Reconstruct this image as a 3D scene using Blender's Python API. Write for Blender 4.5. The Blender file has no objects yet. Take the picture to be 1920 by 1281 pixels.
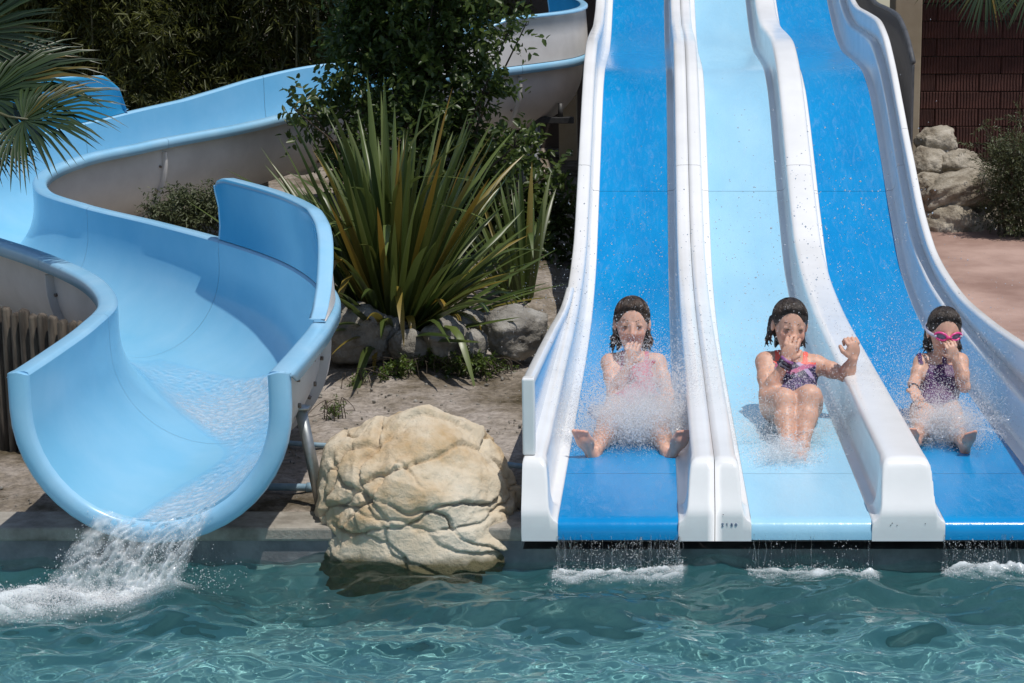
import bpy, bmesh, math, random
import numpy as np
from mathutils import Vector, Matrix, noise as mnoise

# ------------------------------------------------------------------ camera, light, world
SC = bpy.context.scene
C = SC.collection
CAM_Y, CAM_Z, PITCH = -7.72, 2.49, math.radians(10.7)
FPX, PCX, PCY = 3392.0, 1225.0, 640.5          # focal length and principal point, photo pixels
cam_d = bpy.data.cameras.new('camera')
cam = bpy.data.objects.new('camera', cam_d); C.objects.link(cam)
cam.location = (0.0, CAM_Y, CAM_Z)
cam.rotation_euler = (math.pi/2 - PITCH, 0, 0)
cam_d.sensor_width = 36.0
cam_d.lens = 36.0*FPX/1920.0
cam_d.shift_x = -(PCX - 960.0)/1920.0
cam_d.clip_end = 500.0
SC.camera = cam

SUN_TO = Vector((0.27, -0.24, 1.0)).normalized()
sun_d = bpy.data.lights.new('sun', 'SUN'); sun_d.energy = 3.4; sun_d.angle = math.radians(0.53)
sun_d.color = (1.0, 0.955, 0.89)
sun = bpy.data.objects.new('sun', sun_d); C.objects.link(sun)
sun.rotation_euler = SUN_TO.to_track_quat('Z', 'Y').to_euler()
sun.location = (6, -6, 18)
sun_d.cycles.is_caustics_light = True

world = bpy.data.worlds.new('World'); SC.world = world; world.use_nodes = True
wn = world.node_tree.nodes; wl = world.node_tree.links
sky = wn.new('ShaderNodeTexSky'); sky.sky_type = 'NISHITA'; sky.sun_disc = False
sky.sun_elevation = math.asin(SUN_TO.z)
sky.sun_rotation = math.atan2(SUN_TO.x, SUN_TO.y)
sky.air_density = 1.0; sky.dust_density = 0.6; sky.ozone_density = 1.2
wn['Background'].inputs['Strength'].default_value = 0.10
wl.new(sky.outputs[0], wn['Background'].inputs['Color'])
SC.view_settings.view_transform = 'Standard'
try: SC.view_settings.look = 'None'
except Exception: pass
SC.view_settings.exposure = 0.0; SC.view_settings.gamma = 1.0
SC.view_settings.use_curve_mapping = False
SC.render.engine = 'CYCLES'
SC.cycles.max_bounces = 10; SC.cycles.diffuse_bounces = 3; SC.cycles.glossy_bounces = 4
SC.cycles.transmission_bounces = 6; SC.cycles.transparent_max_bounces = 24
SC.cycles.sample_clamp_indirect = 6.0
SC.cycles.volume_bounces = 6; SC.cycles.volume_max_steps = 64
try:
    SC.cycles.use_denoising = True
    SC.cycles.denoiser = 'OPENIMAGEDENOISE'
except Exception: pass

rng = np.random.default_rng(7)
random.seed(7)

# ------------------------------------------------------------------ helpers
CP, SP = math.cos(PITCH), math.sin(PITCH)
def at(px, py, Y):
    """world point seen at photo pixel (px,py) on the plane of world depth Y"""
    u = (px-PCX)/FPX; v = (PCY-py)/FPX
    dy = CP + v*SP; dz = -SP + v*CP
    d = (Y-CAM_Y)/dy
    return np.array((u*d, Y, CAM_Z + dz*d))
def atz(px, py, z):
    u = (px-PCX)/FPX; v = (PCY-py)/FPX
    dy = CP + v*SP; dz = -SP + v*CP
    d = (z-CAM_Z)/dz
    return np.array((u*d, CAM_Y + dy*d, z))
def proj(p):
    x, y, z = p[0], p[1]-CAM_Y, p[2]-CAM_Z
    d = y*CP - z*SP; w = y*SP + z*CP
    return PCX + FPX*x/d, PCY - FPX*w/d

def tag(o, label=None, cat=None, group=None, kind=None):
    if label: o['label'] = label
    if cat: o['category'] = cat
    if group: o['group'] = group
    if kind: o['kind'] = kind
    return o
def thing(name, label, cat, loc=(0, 0, 0), group=None):
    o = bpy.data.objects.new(name, None); C.objects.link(o)
    o.location = loc; o.empty_display_size = 0.1
    return tag(o, label, cat, group)
def adopt(o, parent):
    """parent o (built in world coordinates) without moving it; parents are unrotated empties or identity meshes"""
    o.parent = parent
    off = Vector(parent.location)
    p = parent.parent
    while p is not None:
        off = off + Vector(p.location); p = p.parent
    o.location = Vector(o.location) - off
    return o
def mesh(name, verts, faces, mats, parent=None, smooth=True, fmat=None, col=None):
    verts = np.asarray(verts, dtype=np.float64).reshape(-1, 3)
    me = bpy.data.meshes.new(name)
    if isinstance(faces, np.ndarray) and faces.ndim == 2:
        nf, k = faces.shape
        me.vertices.add(len(verts)); me.vertices.foreach_set('co', verts.astype(np.float32).ravel())
        me.loops.add(nf*k); me.loops.foreach_set('vertex_index', faces.astype(np.int32).ravel())
        me.polygons.add(nf)
        me.polygons.foreach_set('loop_start', np.arange(0, nf*k, k, dtype=np.int32))
        me.polygons.foreach_set('loop_total', np.full(nf, k, dtype=np.int32))
        me.update(calc_edges=True)
        me.validate(verbose=False)
    else:
        me.from_pydata([tuple(v) for v in verts], [], [tuple(int(i) for i in f) for f in faces])
        me.update()
    if not isinstance(mats, (list, tuple)): mats = [mats]
    for m in mats: me.materials.append(m)
    if fmat is not None and len(me.polygons) == len(fmat):
        me.polygons.foreach_set('material_index', np.asarray(fmat, dtype=np.int32))
    if smooth:
        me.polygons.foreach_set('use_smooth', np.ones(len(me.polygons), dtype=bool))
    if col is not None:
        a = me.color_attributes.new('Col', 'FLOAT_COLOR', 'POINT')
        c4 = np.ones((len(verts), 4), dtype=np.float32); c4[:, :col.shape[1]] = col
        a.data.foreach_set('color', c4.ravel())
    o = bpy.data.objects.new(name, me); C.objects.link(o)
    if parent is not None: adopt(o, parent)
    return o
class MB:
    """collects shapes into one mesh"""
    def __init__(s): s.v = []; s.f = []; s.n = 0; s.m = []
    def add(s, v, f, m=0):
        v = np.asarray(v, dtype=float).reshape(-1, 3)
        s.v.append(v)
        for q in f: s.f.append(tuple(int(i)+s.n for i in q)); s.m.append(m)
        s.n += len(v)
    def box(s, c, d, rz=0.0, m=0, bev=0.0):
        c = np.asarray(c, float); hx, hy, hz = np.asarray(d, float)/2
        if bev <= 0:
            v = np.array([(x, y, z) for z in (-hz, hz) for y in (-hy, hy) for x in (-hx, hx)])
            f = [(0, 2, 3, 1), (4, 5, 7, 6), (0, 1, 5, 4), (1, 3, 7, 5), (3, 2, 6, 7), (2, 0, 4, 6)]
        else:
            b = bev; bm = bmesh.new(); bmesh.ops.create_cube(bm, size=1.0)
            for w in bm.verts: w.co = Vector((w.co.x*2*hx, w.co.y*2*hy, w.co.z*2*hz))
            bmesh.ops.bevel(bm, geom=list(bm.edges), offset=b, segments=2, affect='EDGES', profile=0.5)
            bm.verts.index_update()
            v = np.array([w.co[:] for w in bm.verts]); f = [[w.index for w in q.verts] for q in bm.faces]; bm.free()
        ca, sa = math.cos(rz), math.sin(rz)
        v = np.column_stack((v[:, 0]*ca - v[:, 1]*sa, v[:, 0]*sa + v[:, 1]*ca, v[:, 2])) + c
        s.add(v, f, m)
    def tube(s, pts, r, n=8, m=0, caps=True):
        pts = np.asarray(pts, float); k = len(pts)
        r = np.full(k, r) if np.isscalar(r) else np.asarray(r, float)
        t = np.gradient(pts, axis=0); t /= np.maximum(np.linalg.norm(t, axis=1, keepdims=True), 1e-9)
        up = np.array((0, 0, 1.0)) if abs(t[0][2]) < 0.9 else np.array((1.0, 0, 0))
        a = np.cross(t[0], up); a /= np.linalg.norm(a)
        v = []
        for i in range(k):
            a = a - t[i]*np.dot(a, t[i]); a /= max(np.linalg.norm(a), 1e-9)
            b = np.cross(t[i], a)
            for j in range(n):
                th = 2*math.pi*j/n
                v.append(pts[i] + r[i]*(math.cos(th)*a + math.sin(th)*b))
        f = []
        for i in range(k-1):
            for j in range(n):
                j2 = (j+1) % n
                f.append((i*n+j, i*n+j2, (i+1)*n+j2, (i+1)*n+j))
        if caps:
            f.append(tuple(range(n-1, -1, -1))); f.append(tuple((k-1)*n+j for j in range(n)))
        s.add(v, f, m)
    def build(s, name, mats, parent=None, smooth=True):
        return mesh(name, np.concatenate(s.v), s.f, mats, parent, smooth, fmat=s.m)
def gridmesh(P, flip=False):
    """P[n,m,3] -> verts, quads"""
    n, m = P.shape[:2]
    i = np.arange(n-1)[:, None]*m + np.arange(m-1)[None, :]
    q = np.stack((i, i+1, i+m+1, i+m), axis=-1).reshape(-1, 4)
    if flip: q = q[:, ::-1]
    return P.reshape(-1, 3), q
def pchip(xs, ys):
    xs = np.asarray(xs, float); ys = np.asarray(ys, float)
    h = np.diff(xs); d = np.diff(ys)/h
    m = np.zeros(len(xs)); m[0] = d[0]; m[-1] = d[-1]
    for i in range(1, len(xs)-1):
        m[i] = 0 if d[i-1]*d[i] <= 0 else 2*d[i-1]*d[i]/(d[i-1]+d[i])
    def f(x):
        x = np.asarray(x, float); i = np.clip(np.searchsorted(xs, x)-1, 0, len(xs)-2)
        t = (x-xs[i])/h[i]
        lo = t < 0; hi = t > 1
        tc = np.clip(t, 0, 1)
        r = (2*tc**3-3*tc**2+1)*ys[i] + (tc**3-2*tc**2+tc)*h[i]*m[i] + (-2*tc**3+3*tc**2)*ys[i+1] + (tc**3-tc**2)*h[i]*m[i+1]
        r = np.where(lo, ys[0]+m[0]*(x-xs[0]), r); r = np.where(hi, ys[-1]+m[-1]*(x-xs[-1]), r)
        return r
    return f
def spline(P, n):
    """centripetal-ish Catmull-Rom through P, n samples evenly by arc length"""
    P = np.asarray(P, float)
    Q = np.vstack((2*P[0]-P[1], P, 2*P[-1]-P[-2]))
    out = []
    for i in range(1, len(Q)-2):
        p0, p1, p2, p3 = Q[i-1], Q[i], Q[i+1], Q[i+2]
        t0 = 0; t1 = np.linalg.norm(p1-p0)**.5; t2 = t1+np.linalg.norm(p2-p1)**.5; t3 = t2+np.linalg.norm(p3-p2)**.5
        for t in np.linspace(t1, t2, 30, endpoint=False):
            A1 = (t1-t)/(t1-t0)*p0+(t-t0)/(t1-t0)*p1
            A2 = (t2-t)/(t2-t1)*p1+(t-t1)/(t2-t1)*p2
            A3 = (t3-t)/(t3-t2)*p2+(t-t2)/(t3-t2)*p3
            B1 = (t2-t)/(t2-t0)*A1+(t-t0)/(t2-t0)*A2
            B2 = (t3-t)/(t3-t1)*A2+(t-t1)/(t3-t1)*A3
            out.append((t2-t)/(t2-t1)*B1+(t-t1)/(t2-t1)*B2)
    out.append(P[-1]); out = np.array(out)
    s = np.concatenate(([0], np.cumsum(np.linalg.norm(np.diff(out, axis=0), axis=1))))
    u = np.linspace(0, s[-1], n)
    return np.column_stack([np.interp(u, s, out[:, k]) for k in range(out.shape[1])]), u
def fbm(P, scale, octs=4, seed=0.0):
    out = np.empty(len(P))
    for i, p in enumerate(P):
        out[i] = mnoise.fractal(Vector((p[0]*scale+seed, p[1]*scale+seed*1.7, p[2]*scale-seed)), 0.9, 2.1, octs)
    return out

# ------------------------------------------------------------------ materials
def nodes(name):
    m = bpy.data.materials.new(name); m.use_nodes = True
    nt = m.node_tree
    return m, nt, nt.nodes['Principled BSDF']
def N(nt, kind, **kw):
    n = nt.nodes.new(kind)
    for k, v in kw.items():
        if k.startswith('i_'):
            key = k[2:]
            n.inputs[int(key) if key.isdigit() else key].default_value = v
        else: setattr(n, k, v)
    return n
def ramp(nt, src, stops):
    r = nt.nodes.new('ShaderNodeValToRGB')
    e = r.color_ramp.elements
    while len(e) < len(stops): e.new(0.5)
    for q, (p, c) in zip(e, stops):
        q.position = p; q.color = (c[0], c[1], c[2], 1) if not np.isscalar(c) else (c, c, c, 1)
    nt.links.new(src, r.inputs['Fac'])
    return r.outputs['Color']
def mat_noise(name, c0, c1, scale=6.0, rough=0.5, bump=0.0, bscale=None, detail=5.0, spec=0.5, coat=0.0, rrange=0.0, metal=0.0, lo=0.35, hi=0.65, mid=None, stretch=None, coords='Object', bdist=0.01):
    m, nt, b = nodes(name)
    tc = N(nt, 'ShaderNodeTexCoord')
    src = tc.outputs[coords]
    if stretch:
        mp = N(nt, 'ShaderNodeMapping'); mp.inputs['Scale'].default_value = stretch
        nt.links.new(src, mp.inputs['Vector']); src = mp.outputs[0]
    n1 = N(nt, 'ShaderNodeTexNoise', i_Scale=scale, i_Detail=detail, i_Roughness=0.6)
    nt.links.new(src, n1.inputs['Vector'])
    stops = [(lo, c0), (hi, c1)] if mid is None else [(lo, c0), ((lo+hi)/2, mid), (hi, c1)]
    nt.links.new(ramp(nt, n1.outputs['Fac'], stops), b.inputs['Base Color'])
    b.inputs['Roughness'].default_value = rough
    b.inputs['Specular IOR Level'].default_value = spec
    b.inputs['Coat Weight'].default_value = coat
    b.inputs['Metallic'].default_value = metal
    if rrange:
        mr = N(nt, 'ShaderNodeMapRange'); mr.inputs['To Min'].default_value = max(0.02, rough-rrange); mr.inputs['To Max'].default_value = rough+rrange
        nt.links.new(n1.outputs['Fac'], mr.inputs['Value']); nt.links.new(mr.outputs[0], b.inputs['Roughness'])
    if bump:
        n2 = N(nt, 'ShaderNodeTexNoise', i_Scale=bscale or scale*4, i_Detail=6.0, i_Roughness=0.65)
        nt.links.new(src, n2.inputs['Vector'])
        bp = N(nt, 'ShaderNodeBump', i_Strength=bump, i_Distance=bdist)
        nt.links.new(n2.outputs['Fac'], bp.inputs['Height']); nt.links.new(bp.outputs[0], b.inputs['Normal'])
    return m
M = {}
# gelcoat of the slides
M['white'] = mat_noise('white_gelcoat', (0.77, 0.77, 0.76), (0.84, 0.84, 0.835), 2.2, 0.22, 0.04, 9, rrange=0.08)
M['blue'] = mat_noise('blue_mat', (0.001, 0.225, 0.54), (0.002, 0.275, 0.61), 1.5, 0.20, 0.22, 11, rrange=0.1, stretch=(1.6, .5, 1))
M['pale'] = mat_noise('pale_blue_mat', (0.30, 0.58, 0.77), (0.36, 0.64, 0.81), 1.5, 0.20, 0.22, 11, rrange=0.1, stretch=(1.6, .5, 1))
M['panel'] = mat_noise('acrylic_panel', (0.40, 0.52, 0.70), (0.50, 0.61, 0.76), 1.3, 0.12, 0.03, 6)
M['flume_in'] = mat_noise('sky_blue_gelcoat', (0.21, 0.52, 0.735), (0.28, 0.575, 0.775), 1.6, 0.16, 0.05, 7, rrange=0.07)
M['flume_panel_shaded'] = mat_noise('sky_blue_gelcoat_shaded', (0.035, 0.30, 0.56), (0.06, 0.36, 0.62), 1.6, 0.14, 0.04, 7, rrange=0.06)  # splash wall shade put into the colour, darker than the trough's blue
M['flume_out'] = mat_noise('grey_white_gelcoat', (0.58, 0.56, 0.54), (0.70, 0.68, 0.66), 2.6, 0.45, 0.05, 30)
M['flume_rim'] = mat_noise('pale_rim_gelcoat', (0.26, 0.54, 0.76), (0.34, 0.60, 0.80), 3.0, 0.25, 0.03, 20)
M['steel'] = mat_noise('galvanised_steel', (0.32, 0.34, 0.34), (0.48, 0.49, 0.48), 14, 0.42, 0.05, 40, metal=0.8)
M['dark_steel'] = mat_noise('dark_steel', (0.02, 0.02, 0.022), (0.05, 0.05, 0.05), 14, 0.5, 0.05, 40)
M['rust'] = mat_noise('rusty_bolt', (0.10, 0.05, 0.03), (0.28, 0.24, 0.2), 60, 0.6, 0.1, 90)
# ------------------------------------------------------------------ pool, ground
WALL_Y = 0.05; COPE_Z = 0.18
def wave_height(X, Y):
    """choppy pool surface"""
    z = np.full_like(X, .028)
    r = np.random.default_rng(3)
    for k in range(54):
        lam = 0.11*(1.12**r.uniform(0, 22))
        th = r.normal(math.radians(95), 0.55)
        amp = 0.0074*lam**1.0*r.uniform(0.5, 1.2)*(1.25 if lam > .45 else 1.0)
        kx, ky = math.cos(th)*2*math.pi/lam, math.sin(th)*2*math.pi/lam
        ph = kx*X + ky*Y + r.uniform(0, 6.28) + 1.2*np.sin(X*1.7+k)+0.9*np.sin(Y*2.3+X*0.8+k*2)
        s = np.sin(ph)
        z += amp*(s - 0.35*np.cos(2*ph)*1.0)
    return z
def build_pool():
    xs = np.concatenate((np.linspace(-9, -3.2, 60)[:-1], np.linspace(-3.2, 2.3, 620), np.linspace(2.3, 9, 60)[1:]))
    ys = np.concatenate((np.linspace(-9.0, -2.0, 60)[:-1], np.linspace(-2.0, WALL_Y+0.02, 330)))
    X, Y = np.meshgrid(xs, ys, indexing='ij')
    Z = wave_height(X, Y)
    # falling water throws the surface up in front of the lips
    for cx, w in ((-0.155, 0.26), (0.70, 0.26), (1.56, 0.26)):
        g = np.exp(-((Y+0.16)/0.10)**2)*(1/(1+np.exp((np.abs(X-cx)-w)/0.04)))
        Z += g*(0.022+0.012*np.sin(X*41)*np.sin(Y*53+X*17))
    P = np.stack((X, Y, Z), -1)
    v, q = gridmesh(P, True)
    m, nt, b = nodes('pool_water')
    b.inputs['Base Color'].default_value = (0.84, 0.97, 0.955, 1)
    b.inputs['Transmission Weight'].default_value = 1.0
    b.inputs['IOR'].default_value = 1.33
    b.inputs['Roughness'].default_value = 0.0
    w = mesh('pool_water', v, q, m)
    tag(w, kind='structure'); w.cycles.is_caustics_caster = True
    # basin
    M['basin'] = mat_noise('basin_paint', (0.28, 0.57, 0.57), (0.41, 0.68, 0.665), 1.2, 0.6, 0.1, 20)
    fl = mesh('pool_floor', [(-9, -9.02, -0.66), (9, -9.02, -0.66), (9, WALL_Y+0.1, -0.66), (-9, WALL_Y+0.1, -0.66)], [(0, 1, 2, 3)], M['basin'], smooth=False)
    tag(fl, kind='structure'); fl.cycles.is_caustics_receiver = True
    M['concrete'] = mat_noise('concrete', (0.12, 0.125, 0.13), (0.25, 0.25, 0.25), 5, 0.8, 0.3, 60, mid=(0.18, 0.18, 0.185))
    M['coping'] = mat_noise('coping_concrete', (0.20, 0.18, 0.15), (0.40, 0.37, 0.32), 7, 0.85, 0.5, 50)
    M['wetwall'] = mat_noise('submerged_concrete', (0.17, 0.30, 0.295), (0.27, 0.40, 0.39), 4, 0.8, 0.3, 40)
    mb = MB(); mb.box((0, WALL_Y+0.15, -0.46), (18, 0.29, 1.16)); mb.box((0, WALL_Y+0.05, -0.54), (18, 0.12, 0.98), m=1); mb.box((0, WALL_Y+0.157, 0.105), (18, 0.27, 0.012))
    wl_ = mb.build('pool_wall', [M['concrete'], M['wetwall']], smooth=False); wl_.cycles.is_caustics_receiver = True; tag(wl_, 'grey concrete pool wall below the slides', 'wall')
    # coping slabs
    x = -4.2; i = 0
    while x < 3.2:
        L = 0.98+0.03*math.sin(i*2.1)
        mb = MB(); mb.box((x+L/2, WALL_Y+0.125, 0.148), (L-0.012, 0.27, 0.064), bev=0.012)
        o = mb.build('coping_slab', M['coping'], wl_, smooth=False)
        x += L; i += 1
    for (nm, c, d) in (('pool_wall_side', (-9.1, -4.5, -0.4), (0.2, 9.2, 1.2)), ('pool_wall_side', (9.1, -4.5, -0.4), (0.2, 9.2, 1.2)), ('pool_wall_back', (0, -9.1, -0.4), (18.4, 0.2, 1.2))):
        mb = MB(); mb.box(c, d); o = mb.build(nm, M['concrete'], smooth=False); tag(o, kind='structure')
    mb = MB(); mb.box((0, -24.2, 0.05), (60, 30, 0.25)); o = mb.build('pool_deck', M['coping'], smooth=False); tag(o, kind='structure')
build_pool()

def ground_z(X, Y):
    base = 0.15 + 0.035*np.clip(Y-2.5, 0, None)
    base += np.where(X < -0.8, 0.03*np.clip(Y-4.0, 0, 8), 0)
    return base
def build_ground():
    xs = np.concatenate((np.linspace(-40, -6, 12)[:-1], np.linspace(-6, 0.2, 230), np.linspace(0.2, 40, 14)[1:]))
    ys = np.concatenate((np.linspace(WALL_Y+0.24, 5.5, 260), np.linspace(5.5, 60, 30)[1:]))
    X, Y = np.meshgrid(xs, ys, indexing='ij')
    Z = ground_z(X, Y)
    P = np.stack((X, Y, Z), -1)
    fl = P.reshape(-1, 3)
    near = (fl[:, 0] > -6) & (fl[:, 0] < 0.3) & (fl[:, 1] < 5.5)
    add = np.zeros(len(fl))
    q = fl[near]
    add[near] = 0.018*fbm(q, 2.2, 3, 3.1) + 0.010*fbm(q, 11.0, 3, 9.3)
    fl[:, 2] += add
    v, f = gridmesh(fl.reshape(P.shape), True)
    m, nt, b = nodes('dry_soil')
    tc = N(nt, 'ShaderNodeTexCoord')
    n1 = N(nt, 'ShaderNodeTexNoise', i_Scale=1.6, i_Detail=6.0, i_Roughness=0.65)
    n2 = N(nt, 'ShaderNodeTexNoise', i_Scale=30.0, i_Detail=6.0, i_Roughness=0.7)
    nt.links.new(tc.outputs['Object'], n1.inputs['Vector']); nt.links.new(tc.outputs['Object'], n2.inputs['Vector'])
    c1 = ramp(nt, n1.outputs['Fac'], [(0.36, (0.095, 0.076, 0.048)), (0.47, (0.23, 0.195, 0.155)), (0.60, (0.38, 0.335, 0.295))])
    c2 = ramp(nt, n2.outputs['Fac'], [(0.3, 0.55), (0.62, 1.25)])
    mx = N(nt, 'ShaderNodeMix', data_type='RGBA', blend_type='MULTIPLY'); mx.inputs[0].default_value = 1.0
    nt.links.new(c1, mx.inputs[6]); nt.links.new(c2, mx.inputs[7]); nt.links.new(mx.outputs[2], b.inputs['Base Color'])
    b.inputs['Roughness'].default_value = 0.95; b.inputs['Specular IOR Level'].default_value = 0.1
    bp = N(nt, 'ShaderNodeBump', i_Strength=0.8, i_Distance=0.02)
    nt.links.new(n2.outputs['Fac'], bp.inputs['Height']); nt.links.new(bp.outputs[0], b.inputs['Normal'])
    o = mesh('soil_ground', v, f, m); tag(o, kind='structure')
    # pink paving on the right
    M['paving'] = mat_noise('pink_paving', (0.27, 0.165, 0.13), (0.47, 0.32, 0.265), 1.4, 0.75, 0.3, 60, detail=9.0)
    xs = np.linspace(1.9, 14, 40); ys = np.linspace(0.4, 9.6, 40)
    X, Y = np.meshgrid(xs, ys, indexing='ij')
    Z = ground_z(X, Y)+0.02
    v, f = gridmesh(np.stack((X, Y, Z), -1), True)
    o = mesh('pavement', v, f, M['paving']); tag(o, kind='structure')
build_ground()
# ------------------------------------------------------------------ three lane slide
FZ = pchip([-0.4, 0.0, 0.9, 2.0, 3.3, 4.3, 5.33, 6.1, 6.7, 7.2, 7.7, 8.25, 9.0, 9.8, 10.5, 11.3, 12.2, 14.2, 16.0],
           [.236, .24, .25, .26, .275, .33, .51, .88, 1.236, 1.53, 1.76, 1.895, 1.95, 1.995, 2.12, 2.40, 2.80, 3.7, 4.5])
MAT_W = 0.53; PITCH_X = 0.851
LANE0 = [-0.420+PITCH_X*k for k in range(3)]      # left edges of the three mats
LIP_Y = -0.06
def slide_stations(y0, y1, step=0.09):
    return np.linspace(y0, y1, max(2, int((y1-y0)/step)+1))
def sweep_x(name, ring, stations, mat, parent, tail=None, xoff=0.0, flip=False):
    """ring: list of (x,w); stations: Y values; tail: rings (Y, zabs or None, func(x,w)->(x,w)) put before the first station"""
    P = []
    rf = ring if callable(ring) else (lambda y: ring)
    if tail:
        for (yy, zb, fn) in tail:
            P.append([(xoff+fn(x, w)[0], yy, (FZ(yy) if zb is None else zb)+fn(x, w)[1]) for x, w in rf(yy)])
    for yy in stations:
        zb = float(FZ(yy)); dz = float(FZ(yy+0.05)-FZ(yy-0.05))/0.1
        n = math.hypot(1, dz)
        P.append([(xoff+x, yy - w*dz/n, zb + w/n) for x, w in rf(yy)])
    v, q = gridmesh(np.array(P), flip)
    return mesh(name, v, q, mat, parent)
slide = thing('water_slide', 'white three lane racing slide with blue, pale blue and blue mats', 'water slide', (0.75, 0.0, 0.15))
CUTS = [0.72, 6.35, 15.8]
def build_slide():
    g = 0.0015
    # mats
    for k in range(3):
        mt = M['pale'] if k == 1 else M['blue']
        xs = np.linspace(0, MAT_W, 9)
        y0 = None
        for ci, y1 in enumerate(CUTS):
            if ci == 0:
                tail = [(LIP_Y-0.004, 0.155, lambda x, w: (x, 0)), (LIP_Y-0.004, 0.185, lambda x, w: (x, 0)), (LIP_Y+0.002, 0.212, lambda x, w: (x, 0)),
                        (LIP_Y+0.018, 0.231, lambda x, w: (x, 0)), (LIP_Y+0.042, 0.2385, lambda x, w: (x, 0))]
                st = slide_stations(0.02, y1-g); o = sweep_x('lane_mat', [(x, 0) for x in xs], st, mt, slide, tail, LANE0[k])
            else:
                st = slide_stations(CUTS[ci-1]+g, y1-g); o = sweep_x('lane_mat', [(x, 0) for x in xs], st, mt, slide, None, LANE0[k])
    # dividers between the lanes: full block at the front, grooved sides behind it
    rec = [(-.1605, -.012), (-.160, .0), (-.152, .005), (-.122, .009), (-.108, .016), (-.097, .036), (-.092, .080), (-.094, .160), (-.0985, .200), (-.1000, .222), (-.0950, .240), (-.082, .2495), (-.060, .2525), (-.035, .2535), (-.0016, .254)]
    blk = [(-.1605, -.012), (-.160, .0), (-.152, .006), (-.141, .013), (-.129, .030), (-.121, .060), (-.117, .100), (-.1135, .160), (-.1095, .200), (-.1050, .224), (-.0960, .241), (-.082, .2495), (-.060, .2525), (-.035, .2535), (-.0016, .254)]
    seam = (-.0016, .238)
    def half_at(y):
        t = min(1, max(0, (y-.14)/.08)); t = t*t*(3-2*t)
        return [((1-t)*p[0]+t*q[0], (1-t)*p[1]+t*q[1]) for p, q in zip(blk, rec)]
    def tails():
        def cap(h):
            def fn(x, w): return (x, min(w, h))
            return fn
        flat = lambda x, w: (x, 0.0)
        return [(LIP_Y-0.006, 0.150, flat), (LIP_Y-0.006, 0.195, flat), (LIP_Y-0.006, 0.228, cap(.030)), (LIP_Y-0.003, 0.2335, cap(.044)), (LIP_Y+.004, .2365, cap(.056)),
                (LIP_Y+0.016, 0.238, cap(.074)), (-0.02, 0.2388, cap(.108)), (0.012, 0.239, cap(.165)), (0.036, 0.2394, cap(.210)), (0.050, 0.24, cap(.232)), (0.066, 0.24, cap(.246)), (0.088, None, cap(.252))]
    for k in range(2):
        cx = LANE0[k]+MAT_W+0.1605
        for ci, y1 in enumerate([6.35, 15.8]):
            y0 = 0.11 if ci == 0 else 6.35+g
            st = slide_stations(y0, y1-g)
            if ci == 0: st = np.concatenate((np.linspace(.11, .26, 9), st[st > .28]))
            tl = tails() if ci == 0 else None
            if k == 0:
                for sgn in (1, -1):
                    fn = lambda y, sgn=sgn: [(sgn*x, w) for x, w in half_at(y)+[seam]]
                    sweep_x('divider', fn, st, M['white'], slide, tl, cx, flip=(sgn < 0))
            else:
                fn = lambda y: half_at(y)[:-1]+[(0, .254)]+[(-x, w) for x, w in half_at(y)[:-1][::-1]]
                sweep_x('divider', fn, st, M['white'], slide, tl, cx)
        # recessed side pocket of the divider near the lip
    # outer walls: ledge + panel + rail
    for sgn, xe in ((-1, LANE0[0]), (1, LANE0[2]+MAT_W)):
        outer_pts = [(.150, .2535), (.157, .247), (.160, .235), (.160, -.10)]
        fn = lambda y, sgn=sgn: [(sgn*(x+.1605), w) for x, w in half_at(y)[:-1]]+[(sgn*x, w) for x, w in outer_pts]
        tl = [(yy, zb, (lambda f_: (lambda x, w: (x, w if w < -.05 else f_(x, w)[1])))(f)) for yy, zb, f in tails()]
        tl[0] = (LIP_Y-.006, .150, lambda x, w: (x, 0.0)); tl[1] = (LIP_Y-.006, .195, lambda x, w: (x, 0.0 if w > -.05 else -.045))
        for ci, y1 in enumerate([6.35, 15.8]):
            st = slide_stations(0.11 if ci == 0 else 6.35+g, y1-g)
            if ci == 0: st = np.concatenate((np.linspace(.11, .26, 9), st[st > .28]))
            sweep_x('side_ledge', fn, st, M['white'], slide, tl if ci == 0 else None, xe, flip=(sgn > 0))
        # raised panel
        if sgn < 0:
            H = pchip([0, 0.2, 2.1, 3.6, 4.3], [.595, .58, .43, .30, .262]); yend = 4.2
        else:
            H = pchip([0, .5, 1.7, 2.6, 3.7, 4.7, 5.8, 6.8, 8.8, 12, 16], [.595, .545, .435, .385, .355, .37, .48, .455, .41, .42, .42]); yend = 15.7
        y0p = 0.10
        for (ya, yb) in ([(y0p+0.055, yend)] if sgn < 0 else [(y0p+0.055, 2.6-g), (2.6+g, 6.35-g), (6.35+g, yend)]):
            st = slide_stations(ya, yb)
            rows = []
            for t in np.linspace(0, 1, 7):
                rows.append((0.128+0.010*math.sin(t*math.pi)*-1, t))
            Pin = np.array([[(xe+sgn*x, y, float(FZ(y))+.249+(float(H(y))-.249)*t) for x, t in rows] for y in st])
            v, q = gridmesh(Pin, flip=(sgn > 0)); mesh('side_panel', v, q, M['panel'] if sgn < 0 else M['white'], slide)
            Pout = Pin.copy(); Pout[..., 0] += sgn*0.016
            v, q = gridmesh(Pout, flip=(sgn < 0)); mesh('panel_back', v, q, M['white'], slide)
            # top rail
            rr = [(.108, -.012), (.106, -.004), (.110, .010), (.120, .018), (.150, .018), (.160, .010), (.163, -.004), (.162, -.045)]
            Pr = np.array([[(xe+sgn*x, y, float(FZ(y))+float(H(y))+w) for x, w in rr] for y in st])
            v, q = gridmesh(Pr, flip=(sgn > 0)); mesh('top_rail', v, q, M['white'], slide)
        mb = MB()
        zt = .24+float(H(.08))
        mb.box((xe+sgn*.134, y0p+.03, (.496+zt+.016)/2), (.056, .06, zt+.016-.496), bev=.008)
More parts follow.
